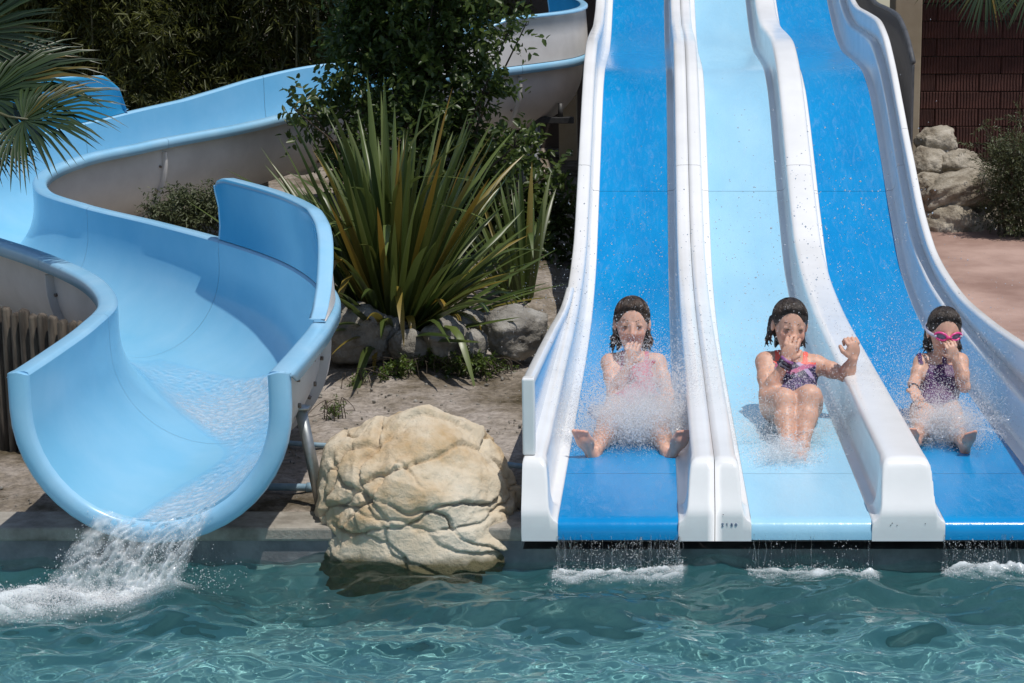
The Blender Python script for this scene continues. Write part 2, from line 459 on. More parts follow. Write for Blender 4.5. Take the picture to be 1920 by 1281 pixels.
        mb.build('end_post', M['white'], slide, smooth=False)
    # underside
    st = slide_stations(-.05, 15.8, .3)
    P = np.array([[(x, y, float(FZ(y))-.13) for x in np.linspace(-.575, 1.965, 6)] for y in st])
    v, q = gridmesh(P, True); mesh('underside', v, q, M['dark_steel'], slide)
    for y, xs in ((0.30, (-.49, 2.0-.1)), ):
        for x in xs:
            mb = MB(); mb.box((x, y-.12, .105), (.085, .10, .12), bev=.01); mb.tube([(x-.05, y-.18, .11), (x+.05, y-.18, .11)], .022, 10)
            mb.build('support_foot', M['dark_steel'], slide, smooth=False)
    for y in (4.5, 6.5, 8.5, 10.5, 12.5, 14.5):
        for x in (-.3, 1.7):
            mb = MB(); zt = float(FZ(y))-.13
            mb.tube([(x, y, 0.1), (x, y, zt)], .05, 10); mb.build('support_post', M['steel'], slide)
build_slide()
def lane_water():
    """thin sheet of running water over each mat, broken into streaks"""
    m, nt, b = nodes('water_film')
    b.inputs['Base Color'].default_value = (.82, .92, .97, 1); b.inputs['Roughness'].default_value = .05; b.inputs['IOR'].default_value = 1.33
    b.inputs['Transmission Weight'].default_value = .2
    tc = N(nt, 'ShaderNodeTexCoord')
    mp = N(nt, 'ShaderNodeMapping'); mp.inputs['Scale'].default_value = (5.0, 1.1, 1.1); mp.inputs['Rotation'].default_value = (0, 0, .18)
    nt.links.new(tc.outputs['Object'], mp.inputs['Vector'])
    n1 = N(nt, 'ShaderNodeTexNoise', i_Scale=5.0, i_Detail=5.0, i_Roughness=0.6, i_Distortion=1.6); nt.links.new(mp.outputs[0], n1.inputs['Vector'])
    fac = ramp(nt, n1.outputs['Fac'], [(.47, 0.0), (.60, .03), (.72, .09)])
    n2 = N(nt, 'ShaderNodeTexNoise', i_Scale=38.0, i_Detail=4.0); nt.links.new(tc.outputs['Object'], n2.inputs['Vector'])
    bp = N(nt, 'ShaderNodeBump', i_Strength=.3, i_Distance=.01); nt.links.new(n2.outputs['Fac'], bp.inputs['Height']); nt.links.new(bp.outputs[0], b.inputs['Normal'])
    t = N(nt, 'ShaderNodeBsdfTransparent'); ms = N(nt, 'ShaderNodeMixShader')
    nt.links.new(fac, ms.inputs[0]); nt.links.new(t.outputs[0], ms.inputs[1]); nt.links.new(b.outputs[0], ms.inputs[2]); nt.links.new(ms.outputs[0], nt.nodes['Material Output'].inputs['Surface'])
    for k in range(3):
        st = slide_stations(-.03, 15.6, .06); xs = np.linspace(.004, MAT_W-.004, 20)
        P = np.array([[(LANE0[k]+x, y, float(FZ(y))+.005+.0012*math.sin(x*60+y*9)*math.sin(y*23)) for x in xs] for y in st])
        v, q = gridmesh(P); o = mesh('water_film', v, q, m, slide); o['kind'] = 'stuff'
lane_water()
# ------------------------------------------------------------------ winding flume
FL = np.array([
 (-2.12, -0.28, .300), (-2.12, 0.20, .312), (-2.13, 0.75, .33), (-2.20, 1.35, .35), (-2.48, 2.02, .38),
 (-2.98, 2.74, .41), (-3.58, 3.40, .445), (-4.24, 4.02, .49), (-4.76, 4.68, .53), (-5.00, 5.45, .59),
 (-4.88, 6.20, .66), (-4.52, 6.85, .72), (-4.08, 7.45, .79), (-3.70, 8.15, .86), (-3.25, 8.90, .97), (-2.55, 9.40, 1.08),
 (-1.85, 9.62, 1.19), (-1.30, 10.05, 1.28), (-1.25, 10.7, 1.38), (-1.75, 11.5, 1.52), (-2.5, 12.2, 1.7)])
FC, FS = spline(FL, 520)
FT = np.gradient(FC, axis=0); FTh = FT.copy(); FTh[:, 2] = 0; FTh /= np.linalg.norm(FTh, axis=1, keepdims=True)
FN = np.column_stack((-FTh[:, 1], FTh[:, 0], np.zeros(len(FTh))))   # left of travel from lip uphill -> +X side is -FN at the lip
def s_near(x, y):
    return FS[np.argmin((FC[:, 0]-x)**2+(FC[:, 1]-y)**2)]
RAD, WALLH = 0.50, 0.64
def usec(n=25, r=RAD, h=WALLH):
    """U section from the +FN side rim to the -FN side rim"""
    pts = [(r*1.0, h), (r*1.0, (h+r)/2)]
    for a in np.linspace(0, math.pi, n): pts.append((r*math.cos(a), r-r*math.sin(a)))
    pts += [(-r, (h+r)/2), (-r, h)]
    return pts
A_EXTRA = pchip([0, s_near(-4.9, 6.2), s_near(-4.3, 7.1), s_near(-3.5, 8.5), s_near(-2.9, 9.2), s_near(-2.0, 9.6), FS[-1]], [0, 0, .08, .12, .2, .1, .1])
def fpos_s(s, u, w):
    c = np.array([np.interp(s, FS, FC[:, k]) for k in range(3)]); n = np.array([np.interp(s, FS, FN[:, k]) for k in range(3)])
    n /= np.linalg.norm(n)
    if u > 0: w = w + float(A_EXTRA(s))*min(1.0, max(0.0, w/WALLH))**2
    return c + n*u + np.array((0, 0, w))
def fpos(i, u, w):
    return fpos_s(FS[i], u, w)
flume = thing('flume_slide', 'winding pale blue open flume slide emptying into the pool', 'flume slide', (-2.2, -0.1, 0.15))
def side_extra(s):
    """extra wall height on the +FN / -FN sides"""
    return 0.0, 0.0
def build_flume():
    ns = len(FS)
    cuts = [0.0, s_near(-2.12, .95), s_near(-3.0, 2.78), s_near(-4.1, 3.9), s_near(-5.0, 5.5), s_near(-4.3, 7.1), s_near(-3.25, 8.9), s_near(-1.55, 9.8), FS[-1]]
    inner = usec()
    outer = usec(r=RAD+.018, h=WALLH-.03)
    rimL = [(RAD, WALLH), (RAD+.008, WALLH+.012), (RAD+.022, WALLH+.017), (RAD+.075, WALLH+.013), (RAD+.092, WALLH+.004), (RAD+.098, WALLH-.012), (RAD+.097, WALLH-.062), (RAD+.085, WALLH-.064), (RAD+.082, WALLH-.02), (RAD+.02, WALLH-.012)]
    for a, b in zip(cuts[:-1], cuts[1:]):
        g = .0012
        sv = np.concatenate(([a+g], [t for t in FS if a+g+.005 < t < b-g-.005], [b-g])) if a > 0 else np.concatenate(([0.0], [t for t in FS if .005 < t < b-g-.005], [b-g]))
        P = np.array([[fpos_s(t, u, w) for u, w in inner] for t in sv])
        v, q = gridmesh(P); sec = mesh('trough_section', v, q, M['flume_in'], flume)
        P = np.array([[fpos_s(t, u, w-.018) for u, w in outer] for t in sv])
        v, q = gridmesh(P, True); mesh('outer_shell', v, q, M['flume_out'], sec)
        for sg in (1, -1):
            P = np.array([[fpos_s(t, sg*u, w) for u, w in rimL] for t in sv])
            if a == 0:      # the rim's drop edge fades out into the rolled exit lip
                P = np.array([[fpos_s(t, sg*u, (w if w > WALLH-.015 else WALLH-.012+(w-WALLH+.012)*min(1, max(0, (t-.04)/.12)))) for u, w in rimL] for t in sv])
            v, q = gridmesh(P, sg > 0); mesh('rim', v, q, M['flume_rim'], sec)
        # joint flange at the uphill end of each section
        if b < FS[-1]:
            oc = [(u, w) for u, w in outer if w < WALLH-.05]
            fl = [(u*(1+.045/RAD), (w if w > RAD else RAD-(RAD-w)*(1+.045/RAD))) for u, w in oc]
            rowsf = [[fpos_s(b+ds, u, w-.018) for u, w in lst] for ds, lst in ((-.014, oc), (-.012, fl), (.012, fl), (.014, oc))]
            v, q = gridmesh(np.array(rowsf)); fo = mesh('joint_flange', v, q, M['flume_out'], sec, smooth=False)
            for kk in (2, 5, 8, len(oc)-3, len(oc)-6, len(oc)-9):
                if 0 <= kk < len(oc):
                    for ds in (-.035,):
                        p0 = fpos_s(b+ds, oc[kk][0], oc[kk][1]-.018); p1 = fpos_s(b+ds, oc[kk][0]*1.03, RAD-(RAD-oc[kk][1])*1.03-.018)
                        mb = MB(); mb.tube([p0, p1], .010, 8); mb.build('bolt', M['rust'], sec)
    # lip roll
    lip = [(u*(1+d/RAD), (w if w > RAD else RAD-(RAD-w)*(1+d/RAD))) for d in (0,) for u, w in inner]
    rows = []
    for d, dy in ((0, 0), (.006, -.016), (.02, -.026), (.045, -.03), (.075, -.026), (.09, -.012), (.095, .02), (.085, .05)):
        row = []
        for u, w in inner:
            if w >= RAD: uu, ww = (u+math.copysign(d, u)), w+(.016*math.sin(math.pi*min(1, d/.11)) if w >= WALLH-1e-6 else 0)
            else: uu, ww = u*(1+d/RAD), RAD-(RAD-w)*(1+d/RAD)
            p = fpos(0, uu, ww) + FTh[0]*dy; row.append(p)
        rows.append(row)
    v, q = gridmesh(np.array(rows), True); mesh('exit_lip', v, q, M['flume_rim'], flume)
    A_ = np.array(rows)
    for j in (0, -1):
        top = A_[:, j]; ins = [fpos(0, math.copysign(1, inner[j][0])*u, w)+FTh[0]*.004 for u, w in rimL[1:6]]
        pl = np.vstack((top, np.array(ins[::-1]))); cen = pl.mean(0); cen[2] = FC[0][2]+WALLH+.017
        mesh('rim_end', np.vstack((pl, cen)), [(k, (k+1) % len(pl), len(pl)) for k in range(len(pl))], M['flume_rim'], flume, smooth=False)
    # raised splash walls on the outer side of the bends: (s0, s1, side, height profile)
    def splash(s0, s1, side, hs, inset=.02):
        idx = [i for i in range(ns) if s0 <= FS[i] <= s1]
        tt = np.linspace(0, 1, len(idx)); hh = np.interp(tt, [k for k, _ in hs], [h for _, h in hs])
        R0 = RAD+.012
        sect = [(R0+.0, .0), (R0+.010, .25), (R0+.006, .6), (R0-.014, .9), (R0-.018, .985), (R0-.002, 1.0), (R0+.044, .995), (R0+.058, .97), (R0+.058, .93), (R0+.036, .90), (R0+.050, .5), (R0+.06, .0)]
        P = np.array([[fpos(i, side*u, WALLH+.019+w*h) for u, w in sect] for i, h in zip(idx, hh)])
        # round the two ends with caps
        v, q = gridmesh(P, side > 0)
        n = len(q); m = len(sect)-1
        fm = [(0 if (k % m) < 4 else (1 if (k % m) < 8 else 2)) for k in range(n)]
        o = mesh('splash_wall', v, q, [M['flume_panel_shaded'], M['flume_rim'], M['flume_out']], flume, fmat=fm)
        for e, nm in ((0, 0), (len(idx)-1, 1)):
            cap = P[e]; d = FTh[idx[e]]*(-.02 if e == 0 else .02)
            ins = cap.mean(axis=0)+(cap-cap.mean(axis=0))*1.0+d
            v2 = np.vstack((cap, ins)); f2 = [(k, k+1, k+1+len(cap), k+len(cap)) for k in range(len(cap)-1)]+[tuple(range(len(cap), 2*len(cap)))]
            mesh('end_cap', v2, f2, M['flume_rim'], o, smooth=False)
        return idx, hh
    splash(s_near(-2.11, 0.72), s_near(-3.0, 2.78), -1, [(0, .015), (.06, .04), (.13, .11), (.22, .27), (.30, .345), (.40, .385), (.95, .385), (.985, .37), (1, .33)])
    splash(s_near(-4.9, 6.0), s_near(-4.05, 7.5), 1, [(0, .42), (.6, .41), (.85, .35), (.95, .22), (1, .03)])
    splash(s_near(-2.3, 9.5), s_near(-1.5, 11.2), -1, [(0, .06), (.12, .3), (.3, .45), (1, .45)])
    # bolts on the outside of the exit section
    for s in (0.5, 0.9, 1.3):
        i = int(np.argmin(abs(FS-s)))
        for w in (.5, .38):
            p = fpos(i, -(RAD+.02), w); mb = MB(); mb.tube([p, p+FN[i]*-.012], .012, 8); mb.build('bolt', M['rust'], flume)
    # legs
    def leg(x, y, r, ztop, zb=.1):
        mb = MB(); mb.tube([(x, y, zb), (x, y, ztop)], r, 12); mb.build('support_post', M['steel'], flume)
    p = at(598, 935, .45)
    mb = MB(); mb.tube([(-1.545, .45, .12), (-1.64, .47, .64)], .028, 12); mb.box((-1.64, .47, .63), (.09, .07, .012)); mb.build('support_post', M['steel'], flume)
    for s in (4.0, 6.0, 8.2, 10.2, 12.0, 13.8):
        i = int(np.argmin(abs(FS-s))); leg(FC[i][0], FC[i][1], .04, FC[i][2]-.03)
build_flume()
# ------------------------------------------------------------------ plants
def leaf_mat(name, c0, c1, trans=0.35, rough=0.45):
    m, nt, b = nodes(name)
    a = N(nt, 'ShaderNodeVertexColor'); a.layer_name = 'Col'
    sep = N(nt, 'ShaderNodeSeparateColor'); nt.links.new(a.outputs['Color'], sep.inputs[0])
    mx = N(nt, 'ShaderNodeMix', data_type='RGBA'); mx.inputs[6].default_value = (*c0, 1); mx.inputs[7].default_value = (*c1, 1)
    nt.links.new(sep.outputs[0], mx.inputs[0])
    m2 = N(nt, 'ShaderNodeMix', data_type='RGBA'); m2.inputs[7].default_value = (0.30, 0.17, 0.02, 1)
    nt.links.new(mx.outputs[2], m2.inputs[6]); nt.links.new(sep.outputs[1], m2.inputs[0])
    nt.links.new(m2.outputs[2], b.inputs['Base Color'])
    b.inputs['Roughness'].default_value = rough
    t = N(nt, 'ShaderNodeBsdfTranslucent'); nt.links.new(m2.outputs[2], t.inputs['Color'])
    ms = N(nt, 'ShaderNodeMixShader'); ms.inputs[0].default_value = trans
    out = nt.nodes['Material Output']
    nt.links.new(b.outputs[0], ms.inputs[1]); nt.links.new(t.outputs[0], ms.inputs[2]); nt.links.new(ms.outputs[0], out.inputs['Surface'])
    return m
M['bamboo_leaf'] = leaf_mat('bamboo_leaf', (0.034, 0.042, 0.009), (0.150, 0.160, 0.034), 0.45)
M['shrub_leaf'] = leaf_mat('shrub_leaf', (0.032, 0.062, 0.015), (0.130, 0.180, 0.042), 0.48, 0.38)
M['sword_leaf'] = leaf_mat('sword_leaf', (0.034, 0.062, 0.014), (0.135, 0.175, 0.045), 0.22, 0.36)
M['palm_leaf'] = leaf_mat('palm_leaf', (0.012, 0.027, 0.008), (0.045, 0.072, 0.020), 0.12, 0.35)
M['herb_leaf'] = leaf_mat('herb_leaf', (0.045, 0.058, 0.022), (0.14, 0.16, 0.07), 0.3)
M['weed_leaf'] = leaf_mat('weed_leaf', (0.035, 0.075, 0.010), (0.14, 0.19, 0.03), 0.35)
M['bark'] = mat_noise('bark', (0.035, 0.026, 0.018), (0.09, 0.07, 0.05), 18, 0.9, 0.5, 50)
M['cane'] = mat_noise('bamboo_cane', (0.05, 0.055, 0.02), (0.12, 0.11, 0.05), 8, 0.5, 0.1, 40)

def unit(a): return a/np.maximum(np.linalg.norm(a, axis=-1, keepdims=True), 1e-9)
def leaves(pos, axis, nrm, length, width, tint, yellow=None, fold=0.25, curl=0.15):
    """folded six point leaves -> verts, quads, col"""
    n = len(pos); axis = unit(axis); side = unit(np.cross(axis, nrm)); nn = unit(np.cross(side, axis))
    L = length[:, None]; W = width[:, None]
    def pt(t, s):
        return pos + axis*L*t + side*W*s + nn*(W*abs(s)*fold*2 - L*curl*t*t)
    V = np.stack((pt(0, 0), pt(.32, .48), pt(.72, .36), pt(1, 0), pt(.72, -.36), pt(.32, -.48)), 1)
    b = np.arange(n)[:, None]*6
    F = np.concatenate((b+np.array([[0, 3, 2, 1]]), b+np.array([[0, 5, 4, 3]])))
    col = np.zeros((n, 6, 3)); col[..., 0] = tint[:, None]
    if yellow is not None: col[..., 1] = yellow[:, None]
    return V.reshape(-1, 3), F, col.reshape(-1, 3)
def rand_dirs(n, r):
    return unit(r.normal(size=(n, 3)))

def twig_foliage(clumps, ntwig, nleaf, r, size, spread=1.0, droop=0.2, wl=0.55, tlen=1.0):
    """clumps: (centre, radii). twigs start inside a clump and end near its edge, leaves sit along them"""
    vol = np.array([np.prod(c[1])**(2/3) for c in clumps]); pr = vol/vol.sum()
    ci = r.choice(len(clumps), ntwig, p=pr)
    cen = np.array([clumps[k][0] for k in ci]); rad = np.array([clumps[k][1] for k in ci])
    d = rand_dirs(ntwig, r); d[:, 2] = d[:, 2]*.8+.12
    d = unit(d)
    start = cen + d*rad*r.uniform(.15, .75, (ntwig, 1))
    tdir = unit(d + r.normal(size=(ntwig, 3))*.45 + np.array((0, 0, .15)))
    ln = r.uniform(.10, .28, ntwig)*tlen
    P, A, Nn, Ls, Wd, T = [], [], [], [], [], []
    tw = np.repeat(np.arange(ntwig), nleaf); k = np.tile(np.arange(nleaf), ntwig)
    f = (k+.5)/nleaf
    pos = start[tw] + tdir[tw]*(ln[tw]*f)[:, None]; pos[:, 2] -= droop*(ln[tw]*f)**2
    sd = unit(np.cross(tdir[tw], rand_dirs(len(tw), r)))
    ax = unit(tdir[tw]*.6 + sd*spread)
    nr = unit(np.array((0, -.25, 1.0)) + r.normal(size=(len(tw), 3))*.55)
    L = size*r.uniform(.65, 1.25, len(tw)); W = L*wl*r.uniform(.8, 1.15, len(tw))
    tint = np.clip(r.beta(2, 2.6, ntwig)[tw]*.75 + r.uniform(0, .3, len(tw)), 0, 1)
    return pos, ax, nr, L, W, tint, start, tdir, ln

# bamboo thicket at the back: several clumps
def build_bamboo():
    spots = [(-6.6, 12.4), (-5.6, 11.9), (-4.7, 12.3), (-3.75, 12.2), (-3.0, 13.4), (-7.6, 12.2), (-6.1, 13.5), (-5.1, 13.5), (-4.1, 13.6), (-2.2, 13.0)]
    labels = ['dark bamboo clump behind the palm fronds, left of the flume bend', 'dark bamboo clump above the splash wall at the far flume bend',
              'dark bamboo clump rising behind the middle of the far flume run', 'dark bamboo clump behind the flume beside the leafy shrub',
              'dark bamboo clump half hidden behind the leafy shrub', 'dark bamboo clump at the left edge by the building',
              'back row bamboo seen through the clump above the far flume bend', 'back row bamboo seen above the middle of the far flume run', 'back row bamboo just left of the leafy shrub', 'bamboo clump behind the right side of the leafy shrub']
    for n, (x, y) in enumerate(spots):
        r = np.random.default_rng(100+n)
        zg = float(ground_z(np.array(x), np.array(y)))-.05
        root = thing('bamboo', labels[n], 'bamboo', (x, y, zg), 'bamboo along the back')
        tops = []
        for k in range(11):
            a = r.uniform(0, 6.28); rr = r.uniform(.05, .45)
            bx, by = x+rr*math.cos(a), y+rr*math.sin(a)*.7
            lean = np.array((r.normal(0, .35), r.normal(-.45, .3)))
            h = r.uniform(4.2, 6.2)  # tall leaning canes: unseen tops shaped to overhang and shade the thicket
            t = np.linspace(0, 1, 9)
            pts = np.column_stack((bx+lean[0]*t**2, by+lean[1]*t**2, zg+h*t))
            mb = MB(); mb.tube(pts, np.linspace(.017, .005, 9), 6); mb.build('cane', M['cane'], root)
            tops.append(pts)
        cl = []
        for pts in tops:
            for q in range(12):
                f = r.uniform(.04, 1.0); p = pts[int(f*8)]
                cl.append((p+r.normal(size=3)*np.array((.22, .16, .2)), np.array((.32, .28, .34))*r.uniform(.7, 1.2)))
        pos, ax, nr, L, W, T, *_ = twig_foliage(cl, 2600, 9, r, .125, .9, .5, .15, 1.3)
        ax[:, 2] -= .35
        v, f, c = leaves(pos, ax, nr, L, W, T, fold=.1, curl=.25)
        o = mesh('foliage', v, f, M['bamboo_leaf'], root, smooth=False, col=c); o['kind'] = 'stuff'
build_bamboo()

def branchy(name, label, cat, base, clumps, ntwig, nleaf, seed, size, mat, wl=.55, nstem=5, stem_r=.022, tlen=1.0, part='crown', spread=1.0):
    r = np.random.default_rng(seed)
    root = thing(name, label, cat, tuple(base))
    mb = MB()
    order = r.permutation(len(clumps))
    for k in range(len(clumps)):
        c = np.array(clumps[order[k]][0]); b0 = np.array(base)+np.array((r.normal(0, .08), r.normal(0, .06), 0))
        mid = b0*.5+c*.5+np.array((r.normal(0, .12), r.normal(0, .12), .05))
        pts, _ = spline([b0, b0*.8+c*.2+np.array((0, 0, .12)), mid, c], 14)
        mb.tube(pts, np.linspace(stem_r, stem_r*.25, 14), 6)
        for q in range(6):
            d = rand_dirs(1, r)[0]; d[2] = abs(d[2])
            mb.tube([c, c+d*clumps[order[k]][1]*.45+r.normal(size=3)*.02, c+d*clumps[order[k]][1]*.9], [stem_r*.25, stem_r*.16, .0015], 4)
    mb.build('trunk', M['bark'], root)
    pos, ax, nr, L, W, T, *_ = twig_foliage(clumps, ntwig, nleaf, r, size, spread, .3, wl, tlen)
    v, f, c = leaves(pos, ax, nr, L, W, T)
    o = mesh(part, v, f, mat, root, smooth=False, col=c); o['kind'] = 'stuff'
    return root
def px_clumps(lst, Y, r, sc, dy=.35):
    out = []
    for (px, py, rp, *rest) in lst:
        yy = Y + r.uniform(-dy, dy) + (rest[0] if rest else 0)
        p = at(px, py, yy); k = rp*(yy-CAM_Y)/FPX*sc
        out.append((p, np.array((k, k*.8, k))))
    return out
def build_shrubs():
    r = np.random.default_rng(5)
    cl = px_clumps([(760, 50, 120), (690, 60, 80), (690, 150, 100), (820, 140, 110), (770, 250, 120), (850, 290, 100), (880, 70, 62), (950, 66, 26, -.2),
                    (905, 175, 50), (640, 215, 55), (585, 215, 34, -.3), (555, 208, 16, -.3), (890, 390, 100), (975, 300, 46), (1000, 400, 66), (850, 440, 90), (740, 390, 90),
                    (1030, 480, 40), (960, 470, 70), (820, -40, 130), (700, -60, 110), (870, -40, 70), (985, 48, 14, -.3), (965, 275, 30, -.2), (1045, 395, 30), (660, 320, 60), (1000, 520, 60), (930, 540, 60), (1040, 430, 40), (1030, 330, 24), (900, 480, 60)], 7.3, r, 1.0)
    b = at(800, 560, 7.4); b[2] = float(ground_z(b[0], b[1]))-.05
    branchy('broadleaf_shrub', 'tall dense green broadleaf shrub hiding the flume behind the sword leaved plant', 'shrub', b, cl, 2600, 9, 21, .072, M['shrub_leaf'], tlen=1.25)
    cl = px_clumps([(300, 395, 28), (345, 385, 36), (395, 390, 36), (430, 395, 30), (370, 415, 40), (320, 425, 36)], 5.2, r, 1.0, .2)
    b = at(365, 440, 5.2); b[2] = float(ground_z(b[0], b[1]))-.02
    branchy('low_bush', 'low dry greyish green bush between the two flume runs', 'bush', b, cl, 900, 8, 22, .030, M['herb_leaf'], .4, stem_r=.008, tlen=.55)
    cl = px_clumps([(1885, 320, 50), (1915, 290, 50), (1900, 370, 58), (1930, 350, 70), (1880, 400, 36), (1855, 262, 12), (1845, 235, 8), (1862, 285, 20), (1830, 275, 8), (1912, 225, 12), (1925, 420, 50)], 8.6, r, 1.0, .25)
    b = at(1905, 455, 8.6); b[2] = float(ground_z(b[0], b[1]))-.02
    branchy('spiky_bush', 'fine leaved dark green bush spilling over the rock pile at right', 'bush', b, cl, 1500, 10, 23, .034, M['herb_leaf'], .28, stem_r=.01, tlen=.8, spread=.6)
    # weeds on the soil
    for i, (px, py, k, lb) in enumerate([(745, 690, 30, 'bright green weed below the drooping yellow blade'), (800, 680, 36, 'bushy bright green weed in front of the grey rocks'),
                             (860, 688, 30, 'sparse yellow green weed between the rocks and the soil'), (905, 690, 30, 'thin dry weed tuft below the large grey rock'), (940, 690, 22, 'small dry weed near the slide end post'),
                             (627, 770, 14, 'tiny yellow green weed beside the steel flume post'), (672, 716, 12, 'tiny grey weed alone on the bare soil')]):
        p = atz(px, py+k*.6, .17); yy = p[1]
        cl = [(at(px+r.uniform(-k, k)*.7, py+r.uniform(-.4, .5)*k, yy+r.uniform(-.08, .08)), np.full(3, k*.5*(yy-CAM_Y)/FPX)) for _ in range(6)]
        p[2] = .14
        branchy('weed', lb, 'weed', p, cl, 60 if k > 25 else 30, 8, 40+i, .032 if k > 25 else .02, M['weed_leaf'], .42, stem_r=.003, tlen=.35, part='leaves')
build_shrubs()

# ---- sword leaved plants: every blade a part of its own
def blade_mesh(name, length, width, bend, twist, tint, yellow, r, kink=None):
    n = 14; t = np.linspace(0, 1, n)
    x = np.zeros(n); z = np.zeros(n); ang = 0.0
    for i in range(1, n):
        ang = bend*t[i]**2
        if kink and t[i] > kink[0]: ang += kink[1]*min(1, (t[i]-kink[0])*6)
        x[i] = x[i-1]+math.sin(ang)*length/(n-1); z[i] = z[i-1]+math.cos(ang)*length/(n-1)
    w = width*np.interp(t, [0, .1, .45, .75, .92, 1], [.55, .75, 1, .8, .35, .02])/2
    V = []
    for i in range(n):
        a = twist*t[i]; ca, sa = math.cos(a), math.sin(a)
        dn = w[i]*.45
        V += [(x[i]+sa*-w[i]+dn*ca, ca*-w[i], z[i]), (x[i], 0, z[i]), (x[i]+sa*w[i]+dn*ca, ca*w[i], z[i])]
    F = []
    for i in range(n-1):
        F += [(i*3, i*3+1, i*3+4, i*3+3), (i*3+1, i*3+2, i*3+5, i*3+4)]
    me = bpy.data.meshes.new(name); me.from_pydata(V, [], F); me.materials.append(M['sword_leaf'])
    c = np.ones((len(V), 4), np.float32); c[:, 0] = np.repeat(np.clip(tint+.25*(t-.4), 0, 1), 3); c[:, 1] = np.repeat(np.clip(yellow*(.35+.9*t), 0, 1), 3); c[:, 2] = 0
    a = me.color_attributes.new('Col', 'FLOAT_COLOR', 'POINT'); a.data.foreach_set('color', c.ravel())
    me.polygons.foreach_set('use_smooth', np.ones(len(F), bool))
    return me
def sword_plant(label, base, nblade, lmin, lmax, seed, tiltmax=1.0, width=.058, extra=()):
    r = np.random.default_rng(seed)
    root = thing('sword_leaf_plant', label, 'plant', tuple(base), 'sword leaved plants')
    proto = []
    for k in range(26):
        kink = None if k % 5 else (r.uniform(.45, .7), r.uniform(.5, 1.6))
        proto.append(blade_mesh('blade', 1.0, width, r.uniform(.05, .55), r.uniform(-.6, .6), r.beta(2, 2.2), (r.uniform(.3, .8) if k in (3, 11, 17) else (0 if k % 3 else r.uniform(.02, .1))), r, kink))
    ye = [blade_mesh('blade', 1.0, width, r.uniform(.8, 1.4), r.uniform(-.8, .8), .95, r.uniform(.55, .85), r, (r.uniform(.4, .6), r.uniform(.8, 1.4))) for _ in range(6)]
    for i in range(nblade):
        f = (i+.5)/nblade
        tilt = tiltmax*f**.75*r.uniform(.75, 1.2)
        az = i*2.39996+r.uniform(-.3, .3)
        L = r.uniform(lmin, lmax)*(1-.22*f)
        if base[0]+math.cos(az)*math.sin(min(1.5, tilt+.45))*L > -.68: continue
        hx, hy = base[0]+math.cos(az)*math.sin(min(1.5, tilt+.5))*L, base[1]+math.sin(az)*math.sin(min(1.5, tilt+.5))*L
        if min(((FC[:, 0]-hx)**2+(FC[:, 1]-hy)**2).min(), ((FC[:, 0]-(hx+base[0])/2)**2+(FC[:, 1]-(hy+base[1])/2)**2).min()) < .60 and tilt > .45: continue
        o = bpy.data.objects.new('blade', proto[i % len(proto)]); C.objects.link(o); o.parent = root
        rr = .13*f**.5
        o.location = (math.cos(az)*rr*1.3, math.sin(az)*rr, -.02)
        o.rotation_euler = (0, tilt, az); o.scale = (L, 1.0*r.uniform(.8, 1.15), L)
    for (az, tilt, L, k) in extra:
        o = bpy.data.objects.new('blade', ye[k % 6]); C.objects.link(o); o.parent = root
        o.location = (math.cos(az)*.12, math.sin(az)*.1, 0); o.rotation_euler = (0, tilt, az); o.scale = (L, 1.1, L)
        o['label'] = 'yellowed drooping blade'
    return root
pb = at(735, 618, 4.15); pb[2] = float(ground_z(pb[0], pb[1]))+.08
sword_plant('large clump of green sword shaped blades beside the flume splash wall', pb, 400, 1.15, 1.8, 31, 1.32, .052,
            [(-1.9, .55, 1.05, 0), (-1.2, .9, .8, 1), (-.9, .8, .95, 2), (-1.6, .95, .85, 3), (-.6, 1.0, 1.0, 4), (-2.5, .7, 1.0, 5), (-.75, .95, 1.0, 1), (-2.0, .45, 1.2, 2), (-1.35, .6, 1.1, 3), (-1.0, 1.05, 1.0, 4)])
pb2 = at(985, 560, 5.6); pb2[2] = float(ground_z(pb2[0], pb2[1]))
sword_plant('smaller dark clump of sword shaped blades beside the white slide', pb2, 75, .8, 1.15, 32, .7, .045)

